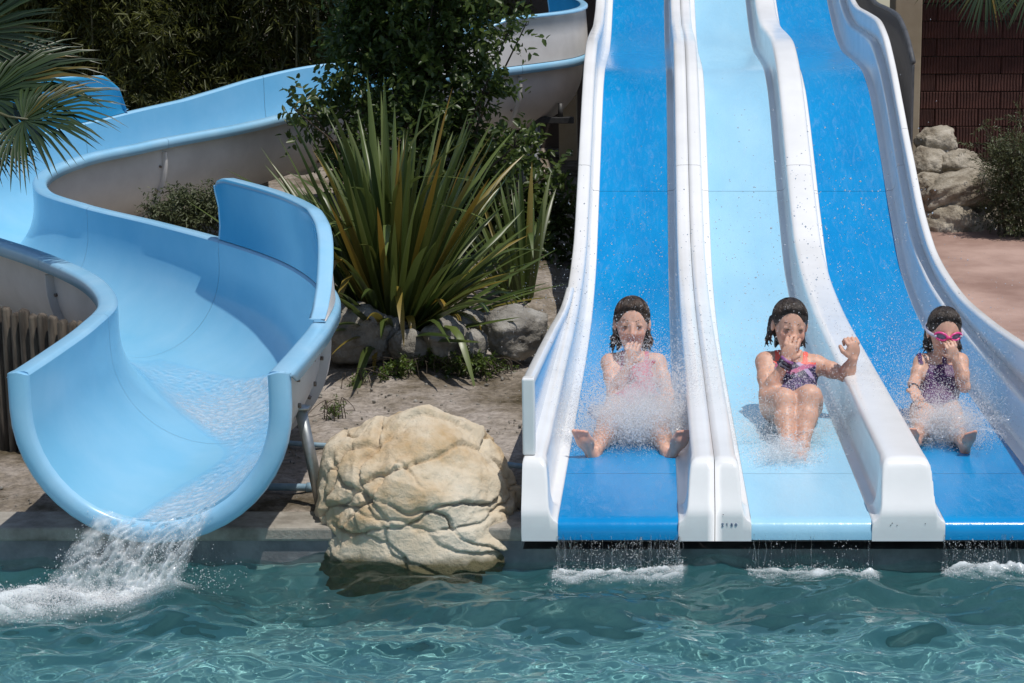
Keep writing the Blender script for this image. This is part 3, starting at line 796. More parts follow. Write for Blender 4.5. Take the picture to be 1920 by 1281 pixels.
# ---- fan palms
def fan_frond(root, hub, direction, normal, R, nleaf, r, petiole_from=None, span=2.5, droop=.25, wfac=1.0):
    hub = np.array(hub, float); d = unit(np.array(direction, float)); nn = np.array(normal, float); nn = unit(nn-d*np.dot(nn, d)); s = np.cross(nn, d)
    V, F, Cc = [], [], []
    for k in range(nleaf):
        a = (k/(nleaf-1)-.5)*span*2 + r.normal(0, .02)
        L = R*(1-.28*abs(a/span)**1.5)*r.uniform(.88, 1.06)
        dv = d*math.cos(a)+s*math.sin(a)
        w = R*.019*r.uniform(.8, 1.15)*wfac
        side = np.cross(nn, dv); dr = droop*r.uniform(.5, 1.5)
        b = len(V)
        for t, ww in ((0.02, .25), (.35, .9), (.62, 1.0), (.85, .5), (1.0, .03)):
            c = hub + dv*L*t + nn*(.06*R*math.sin(t*3)+ (k % 2)*.012*R) - np.array((0, 0, 1))*dr*L*max(0, t-.35)**2*1.6
            V += [c-side*w*ww, c-nn*w*.6*ww, c+side*w*ww]
        for q in range(4):
            F += [(b+q*3, b+q*3+1, b+q*3+4, b+q*3+3), (b+q*3+1, b+q*3+2, b+q*3+5, b+q*3+4)]
        tt = r.beta(2, 2.2); yy = 0 if r.random() > .12 else r.uniform(.1, .45)
        Cc += [(tt, yy, 0)]*15
    fr = mesh('frond', np.array(V), np.array(F), M['palm_leaf'], root, col=np.array(Cc))
    if petiole_from is not None:
        p0 = np.array(petiole_from, float)
        pts, _ = spline([p0, (p0+hub)/2+np.array((0, 0, .12)), hub, hub+d*.08*R], 12)
        mb = MB(); mb.tube(pts, np.linspace(.018, .008, 12), 6); mb.build('petiole', M['cane'], fr)
    return fr
def build_palms():
    r = np.random.default_rng(61)
    crown = np.array((-4.95, 2.75, 2.05))
    root = thing('fan_palm', 'dark green fan palm reaching in over the flume from the left', 'palm tree', (crown[0]-.1, crown[1], .12))
    t = np.linspace(0, 1, 10)
    mb = MB(); mb.tube(np.column_stack((crown[0]-.1+.1*t, np.full(10, crown[1]), .12+(crown[2]-.12)*t)), .11+.02*np.sin(np.arange(10)*2.1), 12); mb.build('trunk', M['bark'], root)
    fr = [((45, 228), 2.35, (1, -.15, .16), (0, -.55, .85), .60, 58, 2.0), ((-25, 185), 2.7, (1, .05, .33), (0, -.6, .8), .74, 60, 1.5),
          ((-60, 70), 2.9, (.7, .1, .75), (.4, -.8, .45), .62, 46, 1.6), ((-30, 275), 2.3, (.9, -.3, -.2), (0, -.5, .9), .34, 40, 1.6)]
    for (px, py), Y, d, nn, R, k, sp in fr:
        fan_frond(root, at(px, py, Y), d, nn, R, k, r, crown, sp)
    for a in (2.2, 3.0, 3.9, 4.6, 1.4):
        d = (math.cos(a), math.sin(a), .35); fan_frond(root, crown+np.array(d)*.75, d, (0, 0, 1), .75, 40, r, crown, 1.7)
    crown = np.array((5.2, 11.4, 3.25))
    root = thing('fan_palm', 'yellow green fan palm hanging in front of the red block wall', 'palm tree', (crown[0], crown[1], .3))
    mb = MB(); mb.tube(np.column_stack((np.full(10, crown[0]), np.full(10, crown[1]), .3+(crown[2]-.3)*t)), .12+.02*np.sin(np.arange(10)*2.1), 12); mb.build('trunk', M['bark'], root)
    for (px, py), Y, d, nn, R, k, sp in [((1850, -48), 11.2, (-.2, -.35, -.9), (0, -.9, .35), .62, 44, 1.5), ((1935, -40), 11.0, (.1, -.3, -.95), (.1, -.9, .35), .6, 40, 1.5), ((1790, -90), 11.5, (-.7, -.2, -.6), (0, -.8, .5), .7, 40, 1.5)]:
        fan_frond(root, at(px, py, Y), d, nn, R, k, r, crown, sp, .1)
    for a in (0.2, 1.1, 2.0, 5.4):
        d = (math.cos(a), math.sin(a), .4); fan_frond(root, crown+np.array(d)*.7, d, (0, 0, 1), .8, 40, r, crown, 1.7)
build_palms()
# ------------------------------------------------------------------ boulders, walls, fence, pipes
def ico(sub):
    bm = bmesh.new(); bmesh.ops.create_icosphere(bm, subdivisions=sub, radius=1.0)
    v = np.array([x.co[:] for x in bm.verts]); f = np.array([[x.index for x in q.verts] for q in bm.faces]); bm.free()
    return v, f
ICO = {k: ico(k) for k in (5, 7)}
def rock(name, label, cat, c, rad, seed, mat, sub=5, rough=.16, plates=.05, cracks=.05, sq=2.6, rot=0.0, tilt=0.0, group=None, ncut=46, ncrack=5):
    """faceted rock: a ball cut by many planes, then split by warped cracks and roughened"""
    v, f = ICO[sub]
    d = unit(v)
    r = np.random.default_rng(int(seed*10))
    n = rand_dirs(ncut, r); hgt = r.uniform(.85, 1.01, ncut)
    n[:, 2] = n[:, 2]*1.0
    ca = d@n.T
    cut = np.where(ca > .05, hgt[None]/np.maximum(ca, .05), 9.0)
    k = 34.0
    rr = -np.log(np.exp(-k*cut).sum(1)+np.exp(-k*1.12))/k      # soft minimum keeps edges slightly worn
    s = (np.abs(d)**sq).sum(1)**(-1/sq)
    p = d*(rr*.72+.28*s)[:, None]
    B = np.array(Matrix.Rotation(.32, 3, 'Y') @ Matrix.Rotation(.25, 3, 'X'))
    cn = []
    for i in range(ncrack):
        w = r.normal(size=3)*np.array((.45, .45, 1.0)); w = unit(B@w)
        cn.append((w, r.uniform(-.55, .35), r.uniform(.014, .030), r.uniform(.5, 1.0), r.uniform(0, 50)))
    off = np.empty(len(p))
    for i in range(len(p)):
        q = Vector(p[i])+Vector((seed*3.1, seed*1.7, seed*2.3))
        o = rough*.5*mnoise.fractal(q*1.6, .9, 2.0, 3)+rough*.16*mnoise.fractal(q*6.5, .75, 2.1, 5)
        big = mnoise.noise(q*1.4); w1 = mnoise.noise(q*2.6); w2 = mnoise.noise(q*9.0)
        for (w, cc, wd, dp, sd) in cn:
            t = p[i][0]*w[0]+p[i][1]*w[1]+p[i][2]*w[2]-cc+.13*w1+.022*w2
            m = mnoise.noise(q*1.1+Vector((sd, 0, sd)))
            if m < -.2: continue
            m = min(1, (m+.2)*4)
            a = abs(t)
            if a < wd*3:
                o -= cracks*dp*m*max(0, 1-a/wd) if a < wd else 0
            o += plates*.5*m*(1/(1+math.exp(-max(-40, min(40, t*70))))-.5)*math.exp(-(t*2.2)**2)     # one lip stands proud of the other
        off[i] = o
    p = p+d*off[:, None]
    p = p*np.asarray(rad)
    ct, st = math.cos(tilt), math.sin(tilt); ca_, sa = math.cos(rot), math.sin(rot)
    p = np.column_stack((p[:, 0]*ct+p[:, 2]*st, p[:, 1], -p[:, 0]*st+p[:, 2]*ct))
    p = np.column_stack((p[:, 0]*ca_-p[:, 1]*sa, p[:, 0]*sa+p[:, 1]*ca_, p[:, 2]))+np.asarray(c)
    o = mesh(name, p, f, mat)
    tag(o, label, cat, group)
    return o
M['sandstone'] = mat_noise('sandstone', (0.48, 0.335, 0.18), (0.65, 0.58, 0.46), 3.2, 0.9, 0.6, 38, mid=(0.61, 0.51, 0.37), lo=.32, hi=.66, bdist=.02)
def waterline(m, z0, z1, tint):
    nt = m.node_tree; b = nt.nodes['Principled BSDF']
    src = b.inputs['Base Color'].links[0].from_socket
    g = N(nt, 'ShaderNodeNewGeometry'); sx = N(nt, 'ShaderNodeSeparateXYZ'); nt.links.new(g.outputs['Position'], sx.inputs[0])
    nz = N(nt, 'ShaderNodeTexNoise', i_Scale=9.0, i_Detail=4.0); nt.links.new(g.outputs['Position'], nz.inputs['Vector'])
    ad = N(nt, 'ShaderNodeMath', operation='MULTIPLY_ADD'); ad.inputs[1].default_value = -.09; nt.links.new(nz.outputs['Fac'], ad.inputs[0]); nt.links.new(sx.outputs['Z'], ad.inputs[2])
    mr = N(nt, 'ShaderNodeMapRange'); mr.inputs['From Min'].default_value = z0; mr.inputs['From Max'].default_value = z1; nt.links.new(ad.outputs[0], mr.inputs['Value'])
    mx = N(nt, 'ShaderNodeMix', data_type='RGBA'); mx.inputs[6].default_value = (*tint, 1); nt.links.new(mr.outputs[0], mx.inputs[0]); nt.links.new(src, mx.inputs[7]); nt.links.new(mx.outputs[2], b.inputs['Base Color'])
waterline(M['sandstone'], .0, .045, (.11, .095, .045))
M['limestone'] = mat_noise('limestone', (0.17, 0.155, 0.13), (0.38, 0.36, 0.32), 6, 0.95, 0.9, 45, mid=(0.27, 0.25, 0.215), bdist=.02)
M['tanrock'] = mat_noise('tan_rock', (0.20, 0.165, 0.12), (0.50, 0.45, 0.37), 6, 0.95, 0.9, 45, mid=(0.36, 0.315, 0.245), bdist=.02)
def front_boulder():
    c = at(768, 925, .10)
    o = rock('boulder', 'large rounded tan sandstone boulder at the pool edge between the slides', 'boulder', (0, 0, 0), (1, 1, 1), 5.3, M['sandstone'], 7, .12, .10, .135, 2.35, ncut=80, ncrack=15)
    v = np.empty(len(o.data.vertices)*3, np.float32); o.data.vertices.foreach_get('co', v); v = v.reshape(-1, 3).astype(float)
    z = v[:, 2]
    # dome: narrow flat top, widest low down
    w = np.interp(z, [-1.1, -.9, -.7, -.45, -.15, .15, .5, .8, 1.05], [2.1, 1.85, 1.46, 1.2, 1.07, 1.03, .98, .95, .95])
    x = v[:, 0]*w*.475 - .01*np.clip(z, 0, 1); y = .34+v[:, 1]*w*.46 + .05*z; lim = -.05+.03*v[:, 0]**2; y = np.where(y < lim, lim+(y-lim)*.38, y)
    v = np.column_stack((x, y, z*.45)) + np.array((c[0], 0, .205))
    o.data.vertices.foreach_set('co', v.astype(np.float32).ravel()); o.data.update()
front_boulder()
def build_rocks():
    # rocks at the foot of the sword leaved plant
    L = [(662, 622, 68, 60, 3.6, 'limestone', 'grey shaded rock at the foot of the sword leaved plant, beside the flume'),
         (965, 622, 66, 54, 3.65, 'limestone', 'large rounded grey rock beside the white slide'),
         (838, 636, 56, 46, 3.6, 'limestone', 'grey rock right of the drooping yellow blade'),
         (880, 606, 44, 26, 3.9, 'limestone', 'flat pale rock behind the smaller grey rock'),
         (772, 650, 46, 34, 3.6, 'limestone', 'small pale rock below the sword shaped blades'),
         (893, 648, 24, 30, 3.45, 'limestone', 'narrow grey rock leaning against the large rounded rock'),
         (718, 636, 50, 48, 3.75, 'limestone', 'shaded grey rock behind the drooping yellow blade')]
    for i, (px, py, rx, ry, Y, mt, lb) in enumerate(L):
        c = at(px, py, Y); k = (Y-CAM_Y)/FPX
        rock('rock', lb, 'rock', c, (rx*k, (rx+ry)*.45*k, ry*k), 10+i*1.3, M[mt], 5, .22, .10, .08, 2.7, rot=i*.7, group='rocks under the plants')
    # pile on the right
    L = [(1785, 425, 46, 42, 9.0, 0, 'squarish tan rock at the bottom of the pile by the pavement'),
         (1875, 425, 56, 46, 9.2, 0, 'brown shaded rock at the bottom of the pile under the bush'),
         (1805, 355, 72, 34, 9.15, -.32, 'long slanting tan rock lying across the pile'),
         (1802, 316, 36, 30, 9.5, .1, 'rounded grey rock on top of the long slanting rock'),
         (1744, 312, 38, 32, 9.6, .3, 'pale rock beside the slide, below the topmost rock'),
         (1757, 270, 34, 30, 9.9, -.2, 'topmost jagged grey rock of the pile'),
         (1738, 348, 32, 22, 9.3, 0, 'small pale rock wedged against the slide rail'),
         (1833, 402, 18, 22, 9.35, 0, 'small dark rock in the gap between the two bottom rocks'),
         (1850, 335, 34, 26, 9.8, 0, 'dark rock behind the long slanting rock')]
    for i, (px, py, rx, ry, Y, ti, lb) in enumerate(L):
        c = at(px, py, Y); k = (Y-CAM_Y)/FPX
        k *= 1.15
        rock('rock', lb, 'rock', c, (rx*k, (rx+ry)*.5*k, ry*k), 40+i*1.9, M['tanrock'], 5, .24, .10, .08, 2.8, tilt=ti, group='rock pile')
    # pebbles and crumbs on the soil
    r = np.random.default_rng(77); mb_v = []; mb_f = []; n = 0
    v0, f0 = ico(1)
    for k in range(900):
        x = r.uniform(-3.2, -.55); y = r.uniform(.35, 3.9)
        s = .004+.010*r.random()**4
        z = float(ground_z(np.array(x), np.array(y)))+.018*mnoise.fractal(Vector((x*2.2+3.1, y*2.2+5.27, 0)), .9, 2.1, 3)*0
        p = v0*s*r.uniform(.6, 1.3, 3)+r.normal(size=(len(v0), 3))*s*.12+np.array((x, y, z+s*.3))
        mb_v.append(p); mb_f.append(f0+n); n += len(p)
    o = mesh('pebbles', np.concatenate(mb_v), np.concatenate(mb_f), M['limestone'], smooth=False); tag(o, 'small stones scattered on the bare soil', 'gravel', kind='stuff')
build_rocks()

def build_backdrop():
    # red block wall
    M['block'] = mat_noise('red_clay_block', (0.050, 0.017, 0.013), (0.105, 0.036, 0.027), 3, 0.9, 0.25, 30)
    nt = M['block'].node_tree; b = nt.nodes['Principled BSDF']
    wv = N(nt, 'ShaderNodeTexWave', i_Scale=9.0, i_Distortion=1.5); wv.bands_direction = 'X'
    wv.inputs['Detail'].default_value = 2.0
    tc = N(nt, 'ShaderNodeTexCoord'); nt.links.new(tc.outputs['Object'], wv.inputs['Vector'])
    bp = N(nt, 'ShaderNodeBump', i_Strength=0.9, i_Distance=0.02); nt.links.new(wv.outputs['Fac'], bp.inputs['Height']); nt.links.new(bp.outputs[0], b.inputs['Normal'])
    M['mortar'] = mat_noise('mortar', (0.055, 0.045, 0.04), (0.10, 0.085, 0.075), 20, .95, .3, 60)
    WY = 13.3; x0 = 2.99; z0 = .25
    root = thing('block_wall', 'dark red grooved block wall behind the rock pile', 'wall', (x0, WY, z0))
    mb = MB(); mb.box((x0+3.0, WY+.12, z0+2.6), (6.0, .2, 5.2)); mb.build('mortar_bed', M['mortar'], root, smooth=False)
    bm = MB(); bm.box((0, 0, 0), (.494, .05, .192), bev=.006)
    me0 = None
    for row in range(20):
        for colm in range(7):
            x = x0+.25+colm*.5+(0 if row % 2 else -.25)
            if x-.25 < x0-.01:
                continue
            z = z0+.1+row*.2
            if me0 is None:
                o = bm.build('block', M['block'], root, smooth=False); me0 = o.data
                o.location = Vector((x, WY, z))-Vector(root.location)
            else:
                o = bpy.data.objects.new('block', me0); C.objects.link(o); o.parent = root
                o.location = Vector((x, WY+.004*math.sin(row*7+colm*3), z))-Vector(root.location)
        if row % 2 == 0:
            o = bpy.data.objects.new('block', me0); C.objects.link(o); o.parent = root; o.scale = (.49, 1, 1)
            o.location = Vector((x0+.125, WY, z0+.1+row*.2))-Vector(root.location)
    M['wood_dark'] = mat_noise('dark_wood', (0.03, 0.024, 0.02), (0.07, 0.055, 0.045), 6, .8, .3, 30)
    mb = MB(); mb.box((x0+2.7, WY-.13, z0+5.0), (7.0, 1.4, .12)); mb.box((x0+2.7, WY-.85, z0+4.98), (7.0, .03, .2)); mb.build('roof_overhang', M['wood_dark'], root, smooth=False)
    # beige column of the slide tower
    M['render'] = mat_noise('beige_render', (0.30, 0.24, 0.165), (0.40, 0.33, 0.24), 2, .9, .2, 60)
    t = thing('tower_column', 'beige rendered column beside the slide and the block wall', 'column', (2.85, 12.9, .25))
    mb = MB(); mb.box((2.83, 12.9, 2.85), (.30, .5, 5.2), bev=.01); mb.build('shaft', M['render'], t, smooth=False)
    mb = MB(); mb.box((2.83, 12.88, .29), (.36, .56, .12), bev=.01); mb.build('plinth', M['render'], t, smooth=False)
    # tower wall behind the flume
    M['tower'] = mat_noise('tower_render', (0.115, 0.090, 0.075), (0.165, 0.132, 0.11), 1.5, .9, .2, 50)
    t = thing('slide_tower', 'brown rendered slide tower wall behind the upper flume bend', 'tower', (-.9, 13.6, .4))
    mb = MB(); mb.box((-1.35, 13.7, 3.0), (2.1, .25, 5.6)); mb.box((.75, 14.6, 1.0), (2.4, .25, 1.6)); mb.build('wall', M['tower'], t, smooth=False)
    mb = MB(); mb.box((-.95, 12.55, 1.55), (.20, .2, 2.7), bev=.01); mb.build('pillar', M['render'], t, smooth=False)
    mb = MB(); mb.box((-1.25, 12.4, 5.85), (2.6, 3.0, .14)); mb.build('roof', M['wood_dark'], t, smooth=False)
    # building top left
    M['shed'] = mat_noise('brown_render', (0.10, 0.080, 0.068), (0.15, 0.122, 0.105), 1.3, .9, .2, 40)
    t = thing('building', 'brown grey building with dark beam at the upper left behind the palm', 'building', (-8.6, 14.4, .6))
    mb = MB(); mb.box((-9.2, 14.6, 2.6), (5.4, .3, 4.2)); mb.build('wall', M['shed'], t, smooth=False)
    pz = at(60, 80, 14.3)[2]
    mb = MB(); mb.box((-9.2, 14.38, pz), (5.4, .16, .13), bev=.01); mb.build('beam', M['dark_steel'], t, smooth=False)
    mb = MB(); q = at(60, 130, 14.35); mb.box((q[0]-.1, 14.42, q[2]-.05), (.5, .1, .45)); mb.build('window', M['dark_steel'], t, smooth=False)
    mb = MB(); mb.box((-9.2, 14.0, 4.8), (5.8, 2.0, .16)); mb.build('roof', M['wood_dark'], t, smooth=False)
    # slatted grey balustrade along the right side of the slide
    M['slat'] = mat_noise('grey_slat', (0.055, 0.058, 0.062), (0.095, 0.098, 0.105), 8, .6, .1, 40)
    t = thing('slatted_railing', 'dark grey slatted railing running up outside the slide', 'railing', (2.12, 7.2, .4))
    X = 2.12
    y = 7.2
    mb = MB()
    H = lambda y: float(FZ(y))+.46
    ys = np.linspace(7.2, 13.6, 40)
    mb.tube([(X, yy, H(yy)) for yy in ys], .022, 8); mb.build('handrail', M['slat'], t)
    k = 0
    me = None
    while y < 13.6:
        zb = float(FZ(y))-.45; zt = H(y)-.02
        if me is None:
            b2 = MB(); b2.box((0, 0, .5), (.018, .045, 1.0)); o = b2.build('slat', M['slat'], t, smooth=False); me = o.data
        else:
            o = bpy.data.objects.new('slat', me); C.objects.link(o); o.parent = t
        o.location = Vector((X, y, zb))-Vector(t.location); o.scale = (1, 1, zt-zb)
        y += .072
    mb = MB(); mb.tube([(X, yy, float(FZ(yy))-.44) for yy in ys], .02, 8); mb.build('bottom_rail', M['slat'], t)
    # bracket under the upper flume
    p = at(1020, 228, 9.6)
    t = thing('support_bracket', 'black steel bracket carrying the upper flume bend', 'bracket', tuple(p))
    mb = MB(); mb.box((p[0], p[1]+.2, p[2]), (.55, .1, .06), bev=.006); mb.build('arm', M['dark_steel'], t, smooth=False)
    q = at(1049, 214, 9.6); mb = MB(); mb.tube([(q[0], q[1]+.2, p[2]), (q[0], q[1]+.2, p[2]+.16)], .026, 10); mb.build('pin', M['dark_steel'], t)
    mb = MB(); mb.tube([(p[0]-.1, p[1]+.2, .3), (p[0]-.1, p[1]+.2, p[2]-.03)], .05, 10); mb.build('post', M['steel'], t)
    # wooden palisade under the flume
    M['stake'] = mat_noise('weathered_wood', (0.040, 0.031, 0.023), (0.15, 0.122, 0.092), 5, .9, .6, 30, stretch=(6, 6, .7), mid=(.08, .064, .049))
    t = thing('palisade', 'weathered wooden palisade of round topped stakes under the flume', 'fence', (-3.4, 2.0, .1))
    r = np.random.default_rng(9)
    n = 21
    for k in range(n):
        f = k/(n-1)
        x = -4.0 + f*1.25; yy = 2.0 - .85*f
        zt = .93 + r.uniform(-.02, .02) - .03*f
        mb = MB()
        rr = .0285*r.uniform(.92, 1.08)
        zz = [.05, .3, .55, zt-.02, zt-.006, zt]
        mb.tube(np.column_stack((x+r.normal(0, .002, 6), np.full(6, yy), zz)), [rr, rr*1.02, rr, rr*.97, rr*.8, rr*.45], 9)
        mb.build('stake', M['stake'], t)
    # blue hoses on the soil
    M['hose'] = mat_noise('blue_hose', (0.16, 0.27, 0.36), (0.28, 0.40, 0.48), 12, .5)
    for lb, pts in (('thin pale blue hose on the soil behind the boulder', [(480, 826), (570, 833), (660, 839), (760, 848), (850, 856), (915, 865), (975, 874), (1040, 880)]),
                    ('thicker pale blue pipe along the soil just behind the pool edge', [(440, 912), (510, 913), (592, 914), (700, 913), (800, 912), (935, 914), (980, 917), (1040, 918)])):
        zz = .18
        P = np.array([atz(a, b_, zz) for a, b_ in pts]); P, _ = spline(P, 50)
        mb = MB(); mb.tube(P, .014 if 'thin ' in lb else .018, 10)
        if 'thicker' in lb: mb.tube([atz(575, 914, zz)+np.array((0, 0, 0)), atz(590, 914, zz)], .024, 10)
        o = mb.build('hose', M['hose']); tag(o, lb, 'hose')
build_backdrop()
# ------------------------------------------------------------------ people: one continuous skin each, from a blended distance field
ICO3 = ico(3)
def smin(a, b, k):
    if k <= 0: return np.minimum(a, b)
    h = np.clip(.5+.5*(b-a)/k, 0, 1)
    return b*(1-h)+a*h-k*h*(1-h)
class Body:
    def __init__(s): s.p = []
    def cap(s, a, b, ra, rb, k=.02, tag='skin'):
        s.p.append(('c', np.array(a, float), np.array(b, float), float(ra), float(rb), k, tag))
    def ell(s, c, r, R=None, k=.02, tag='skin', sub=False):
        s.p.append(('s' if sub else 'e', np.array(c, float), np.array(r, float), np.eye(3) if R is None else np.array(R, float), 0, k, tag))
    @staticmethod
    def dist(pr, P):
        if pr[0] == 'c':
            a, b, ra, rb = pr[1:5]
            ab = b-a; t = np.clip(((P-a)@ab)/max(ab@ab, 1e-9), 0, 1)
            return np.linalg.norm(P-a-t[..., None]*ab, axis=-1)-(ra+(rb-ra)*t)
        c, r, R = pr[1:4]
        q = (P-c)@R.T
        k0 = np.linalg.norm(q/r, axis=-1); k1 = np.linalg.norm(q/(r*r), axis=-1)
        return k0*(k0-1)/np.maximum(k1, 1e-6)
    def bounds(s, pr):
        if pr[0] == 'c':
            m = max(pr[3], pr[4]); return np.minimum(pr[1], pr[2])-m, np.maximum(pr[1], pr[2])+m
        m = pr[2].max(); return pr[1]-m, pr[1]+m
    def field(s, h=.006, pad=.03, tags=None):
        pr = [p for p in s.p if tags is None or p[6] in tags]
        lo = np.min([s.bounds(p)[0] for p in pr], axis=0)-pad; hi = np.max([s.bounds(p)[1] for p in pr], axis=0)+pad
        n = np.ceil((hi-lo)/h).astype(int)+1
        D = np.full(n, .05)
        ax = [lo[i]+h*np.arange(n[i]) for i in range(3)]
        for p in pr:
            b0, b1 = s.bounds(p); m = .035+p[5]
            i0 = np.maximum(((b0-m-lo)/h).astype(int), 0); i1 = np.minimum(((b1+m-lo)/h).astype(int)+2, n)
            sl = tuple(slice(i0[k], i1[k]) for k in range(3))
            G = np.stack(np.meshgrid(*[ax[k][sl[k]] for k in range(3)], indexing='ij'), -1)
            d = s.dist(p, G)
            if p[0] == 's': D[sl] = -smin(-D[sl], d, p[5])
            else: D[sl] = smin(D[sl], d, p[5])
        return D, lo, h
def surface_nets(D, lo, h):
    n = np.array(D.shape); I = D < 0
    cs = [(i, j, k) for i in (0, 1) for j in (0, 1) for k in (0, 1)]
    sub = lambda A, c: A[c[0]:n[0]-1+c[0], c[1]:n[1]-1+c[1], c[2]:n[2]-1+c[2]]
    cnt = sum(sub(I, c).astype(np.int8) for c in cs)
    act = (cnt > 0) & (cnt < 8)
    idx = np.full(act.shape, -1, np.int64); cells = np.argwhere(act); idx[act] = np.arange(len(cells))
    vals = {c: D[cells[:, 0]+c[0], cells[:, 1]+c[1], cells[:, 2]+c[2]] for c in cs}
    acc = np.zeros((len(cells), 3)); num = np.zeros(len(cells))
    for a in cs:
        for ax in range(3):
            if a[ax]: continue
            b = list(a); b[ax] = 1; b = tuple(b)
            va, vb = vals[a], vals[b]; m = (va < 0) != (vb < 0)
            t = np.where(m, va/np.where(m, va-vb, 1), 0)
            p = np.array(a, float)[None, :].repeat(len(cells), 0); p[:, ax] = t
            acc[m] += p[m]; num[m] += 1
    V = lo+h*(cells+acc/num[:, None])
    F = []
    for ax in range(3):
        u, w = [(1, 2), (2, 0), (0, 1)][ax]
        s0 = [slice(None)]*3; s1 = [slice(None)]*3; s0[ax] = slice(0, -1); s1[ax] = slice(1, None)
        A = I[tuple(s0)]; B = I[tuple(s1)]
        e = np.argwhere(A != B)
        e = e[(e[:, u] > 0) & (e[:, w] > 0) & (e[:, u] < n[u]-1) & (e[:, w] < n[w]-1)]
        ins = A[e[:, 0], e[:, 1], e[:, 2]]
        def g(du, dw):
            q = e.copy(); q[:, u] -= du; q[:, w] -= dw; return idx[q[:, 0], q[:, 1], q[:, 2]]
        q = np.stack((g(1, 1), g(0, 1), g(0, 0), g(1, 0)), 1)
        q[~ins] = q[~ins][:, ::-1]
        F.append(q)
    F = np.concatenate(F); F = F[(F >= 0).all(1)]
    return V, F
def frame(fwd, up):
    f = unit(np.array(fwd, float)); r = unit(np.cross(f, np.array(up, float))); u = np.cross(r, f)
    return np.stack((r, u, f))     # rows: person's local right-hand (viewer's right when facing away), up, forward

M['skin'] = None
def skin_mat():
    m, nt, b = nodes('wet_skin')
    a = N(nt, 'ShaderNodeVertexColor'); a.layer_name = 'Col'
    n1 = N(nt, 'ShaderNodeTexNoise', i_Scale=40.0, i_Detail=3.0); tc = N(nt, 'ShaderNodeTexCoord'); nt.links.new(tc.outputs['Object'], n1.inputs['Vector'])
    c2 = ramp(nt, n1.outputs['Fac'], [(.3, .9), (.7, 1.08)])
    mx = N(nt, 'ShaderNodeMix', data_type='RGBA', blend_type='MULTIPLY'); mx.inputs[0].default_value = 1
    nt.links.new(a.outputs['Color'], mx.inputs[6]); nt.links.new(c2, mx.inputs[7]); nt.links.new(mx.outputs[2], b.inputs['Base Color'])
    b.inputs['Roughness'].default_value = .46; b.inputs['Specular IOR Level'].default_value = .4
    b.inputs['Subsurface Weight'].default_value = .15; b.inputs['Subsurface Radius'].default_value = (.012, .005, .003); b.inputs['Subsurface Scale'].default_value = 1.0
    return m
M['skin'] = skin_mat()
M['hair'] = mat_noise('wet_dark_hair', (0.010, 0.0075, 0.006), (0.050, 0.034, 0.024), 30, .34, .8, 60, stretch=(1, 1, .25))
M['hair2'] = mat_noise('wet_brown_hair', (0.018, 0.012, 0.008), (0.085, 0.052, 0.034), 30, .34, .8, 60, stretch=(1, 1, .25))
M['eye'] = mat_noise('dark_eye', (0.010, 0.007, 0.005), (0.03, 0.02, 0.014), 10, .15)
M['sclera'] = mat_noise('eye_white', (0.16, 0.12, 0.11), (0.22, 0.17, 0.15), 10, .2)
M['plum'] = mat_noise('plum_swimsuit', (0.050, 0.010, 0.075), (0.085, 0.018, 0.115), 20, .5, .15, 80)
M['rose'] = mat_noise('rose_swimsuit', (0.46, 0.06, 0.12), (0.56, 0.09, 0.16), 20, .5, .15, 80)
def stripe_suit():
    m, nt, b = nodes('striped_swimsuit')
    a = N(nt, 'ShaderNodeVertexColor'); a.layer_name = 'Col'
    nt.links.new(a.outputs['Color'], b.inputs['Base Color']); b.inputs['Roughness'].default_value = .5
    return m
M['stripe'] = stripe_suit()
M['pinkplastic'] = mat_noise('pink_plastic', (0.75, 0.06, 0.25), (0.85, 0.09, 0.31), 20, .25)
M['lens'] = mat_noise('smoky_lens', (0.14, 0.11, 0.17), (0.25, 0.20, 0.28), 20, .08)
M['clearstrap'] = mat_noise('pale_strap', (0.45, 0.42, 0.55), (0.55, 0.52, 0.62), 20, .3)
M['band'] = mat_noise('dark_wristband', (0.012, 0.012, 0.022), (0.06, 0.05, 0.09), 30, .5, .4, 60)
M['pinkband'] = mat_noise('bright_wristband', (0.22, 0.08, 0.24), (0.40, 0.16, 0.40), 30, .5, .4, 60)

def hand(B, wrist, d, palm, s, curl, spread=.16, thumb=.7, mirror=1):
    """palm block, four three-jointed fingers of different length and a thumb from the side of the palm"""
    d = unit(np.array(d, float)); nrm = np.array(palm, float); nrm = unit(nrm-d*(nrm@d)); sd = np.cross(d, nrm)*mirror
    w = np.array(wrist, float)
    pc = w+d*.036*s
    B.ell(pc, (.033*s, .014*s, .042*s), np.stack((sd, nrm, d)), .012)
    tips = []
    for i, (o, L) in enumerate(((-.026, .92), (-.009, 1.05), (.009, 1.0), (.025, .8))):
        base = w+d*.068*s+sd*o*s
        dirv = unit(d+sd*o*spread*12)
        a = 0; p = base; r = .0084*s
        for j, seg in enumerate((.030, .021, .017)):
            a += curl*(.75 if j == 0 else 1.0)
            q = p+(dirv*math.cos(a)+nrm*math.sin(a))*seg*L*s
            B.cap(p, q, r, r*.9, .003); p = q; r *= .9
        tips.append(p)
    tb = w+d*.020*s-sd*.026*s
    t1 = tb+(d*.55-sd*.55+nrm*.45)*.030*s; t2 = t1+(d*.75-sd*.1+nrm*thumb)*.024*s
    B.cap(tb, t1, .0115*s, .0105*s, .010); B.cap(t1, t2, .0102*s, .0085*s, .004)
    return tips
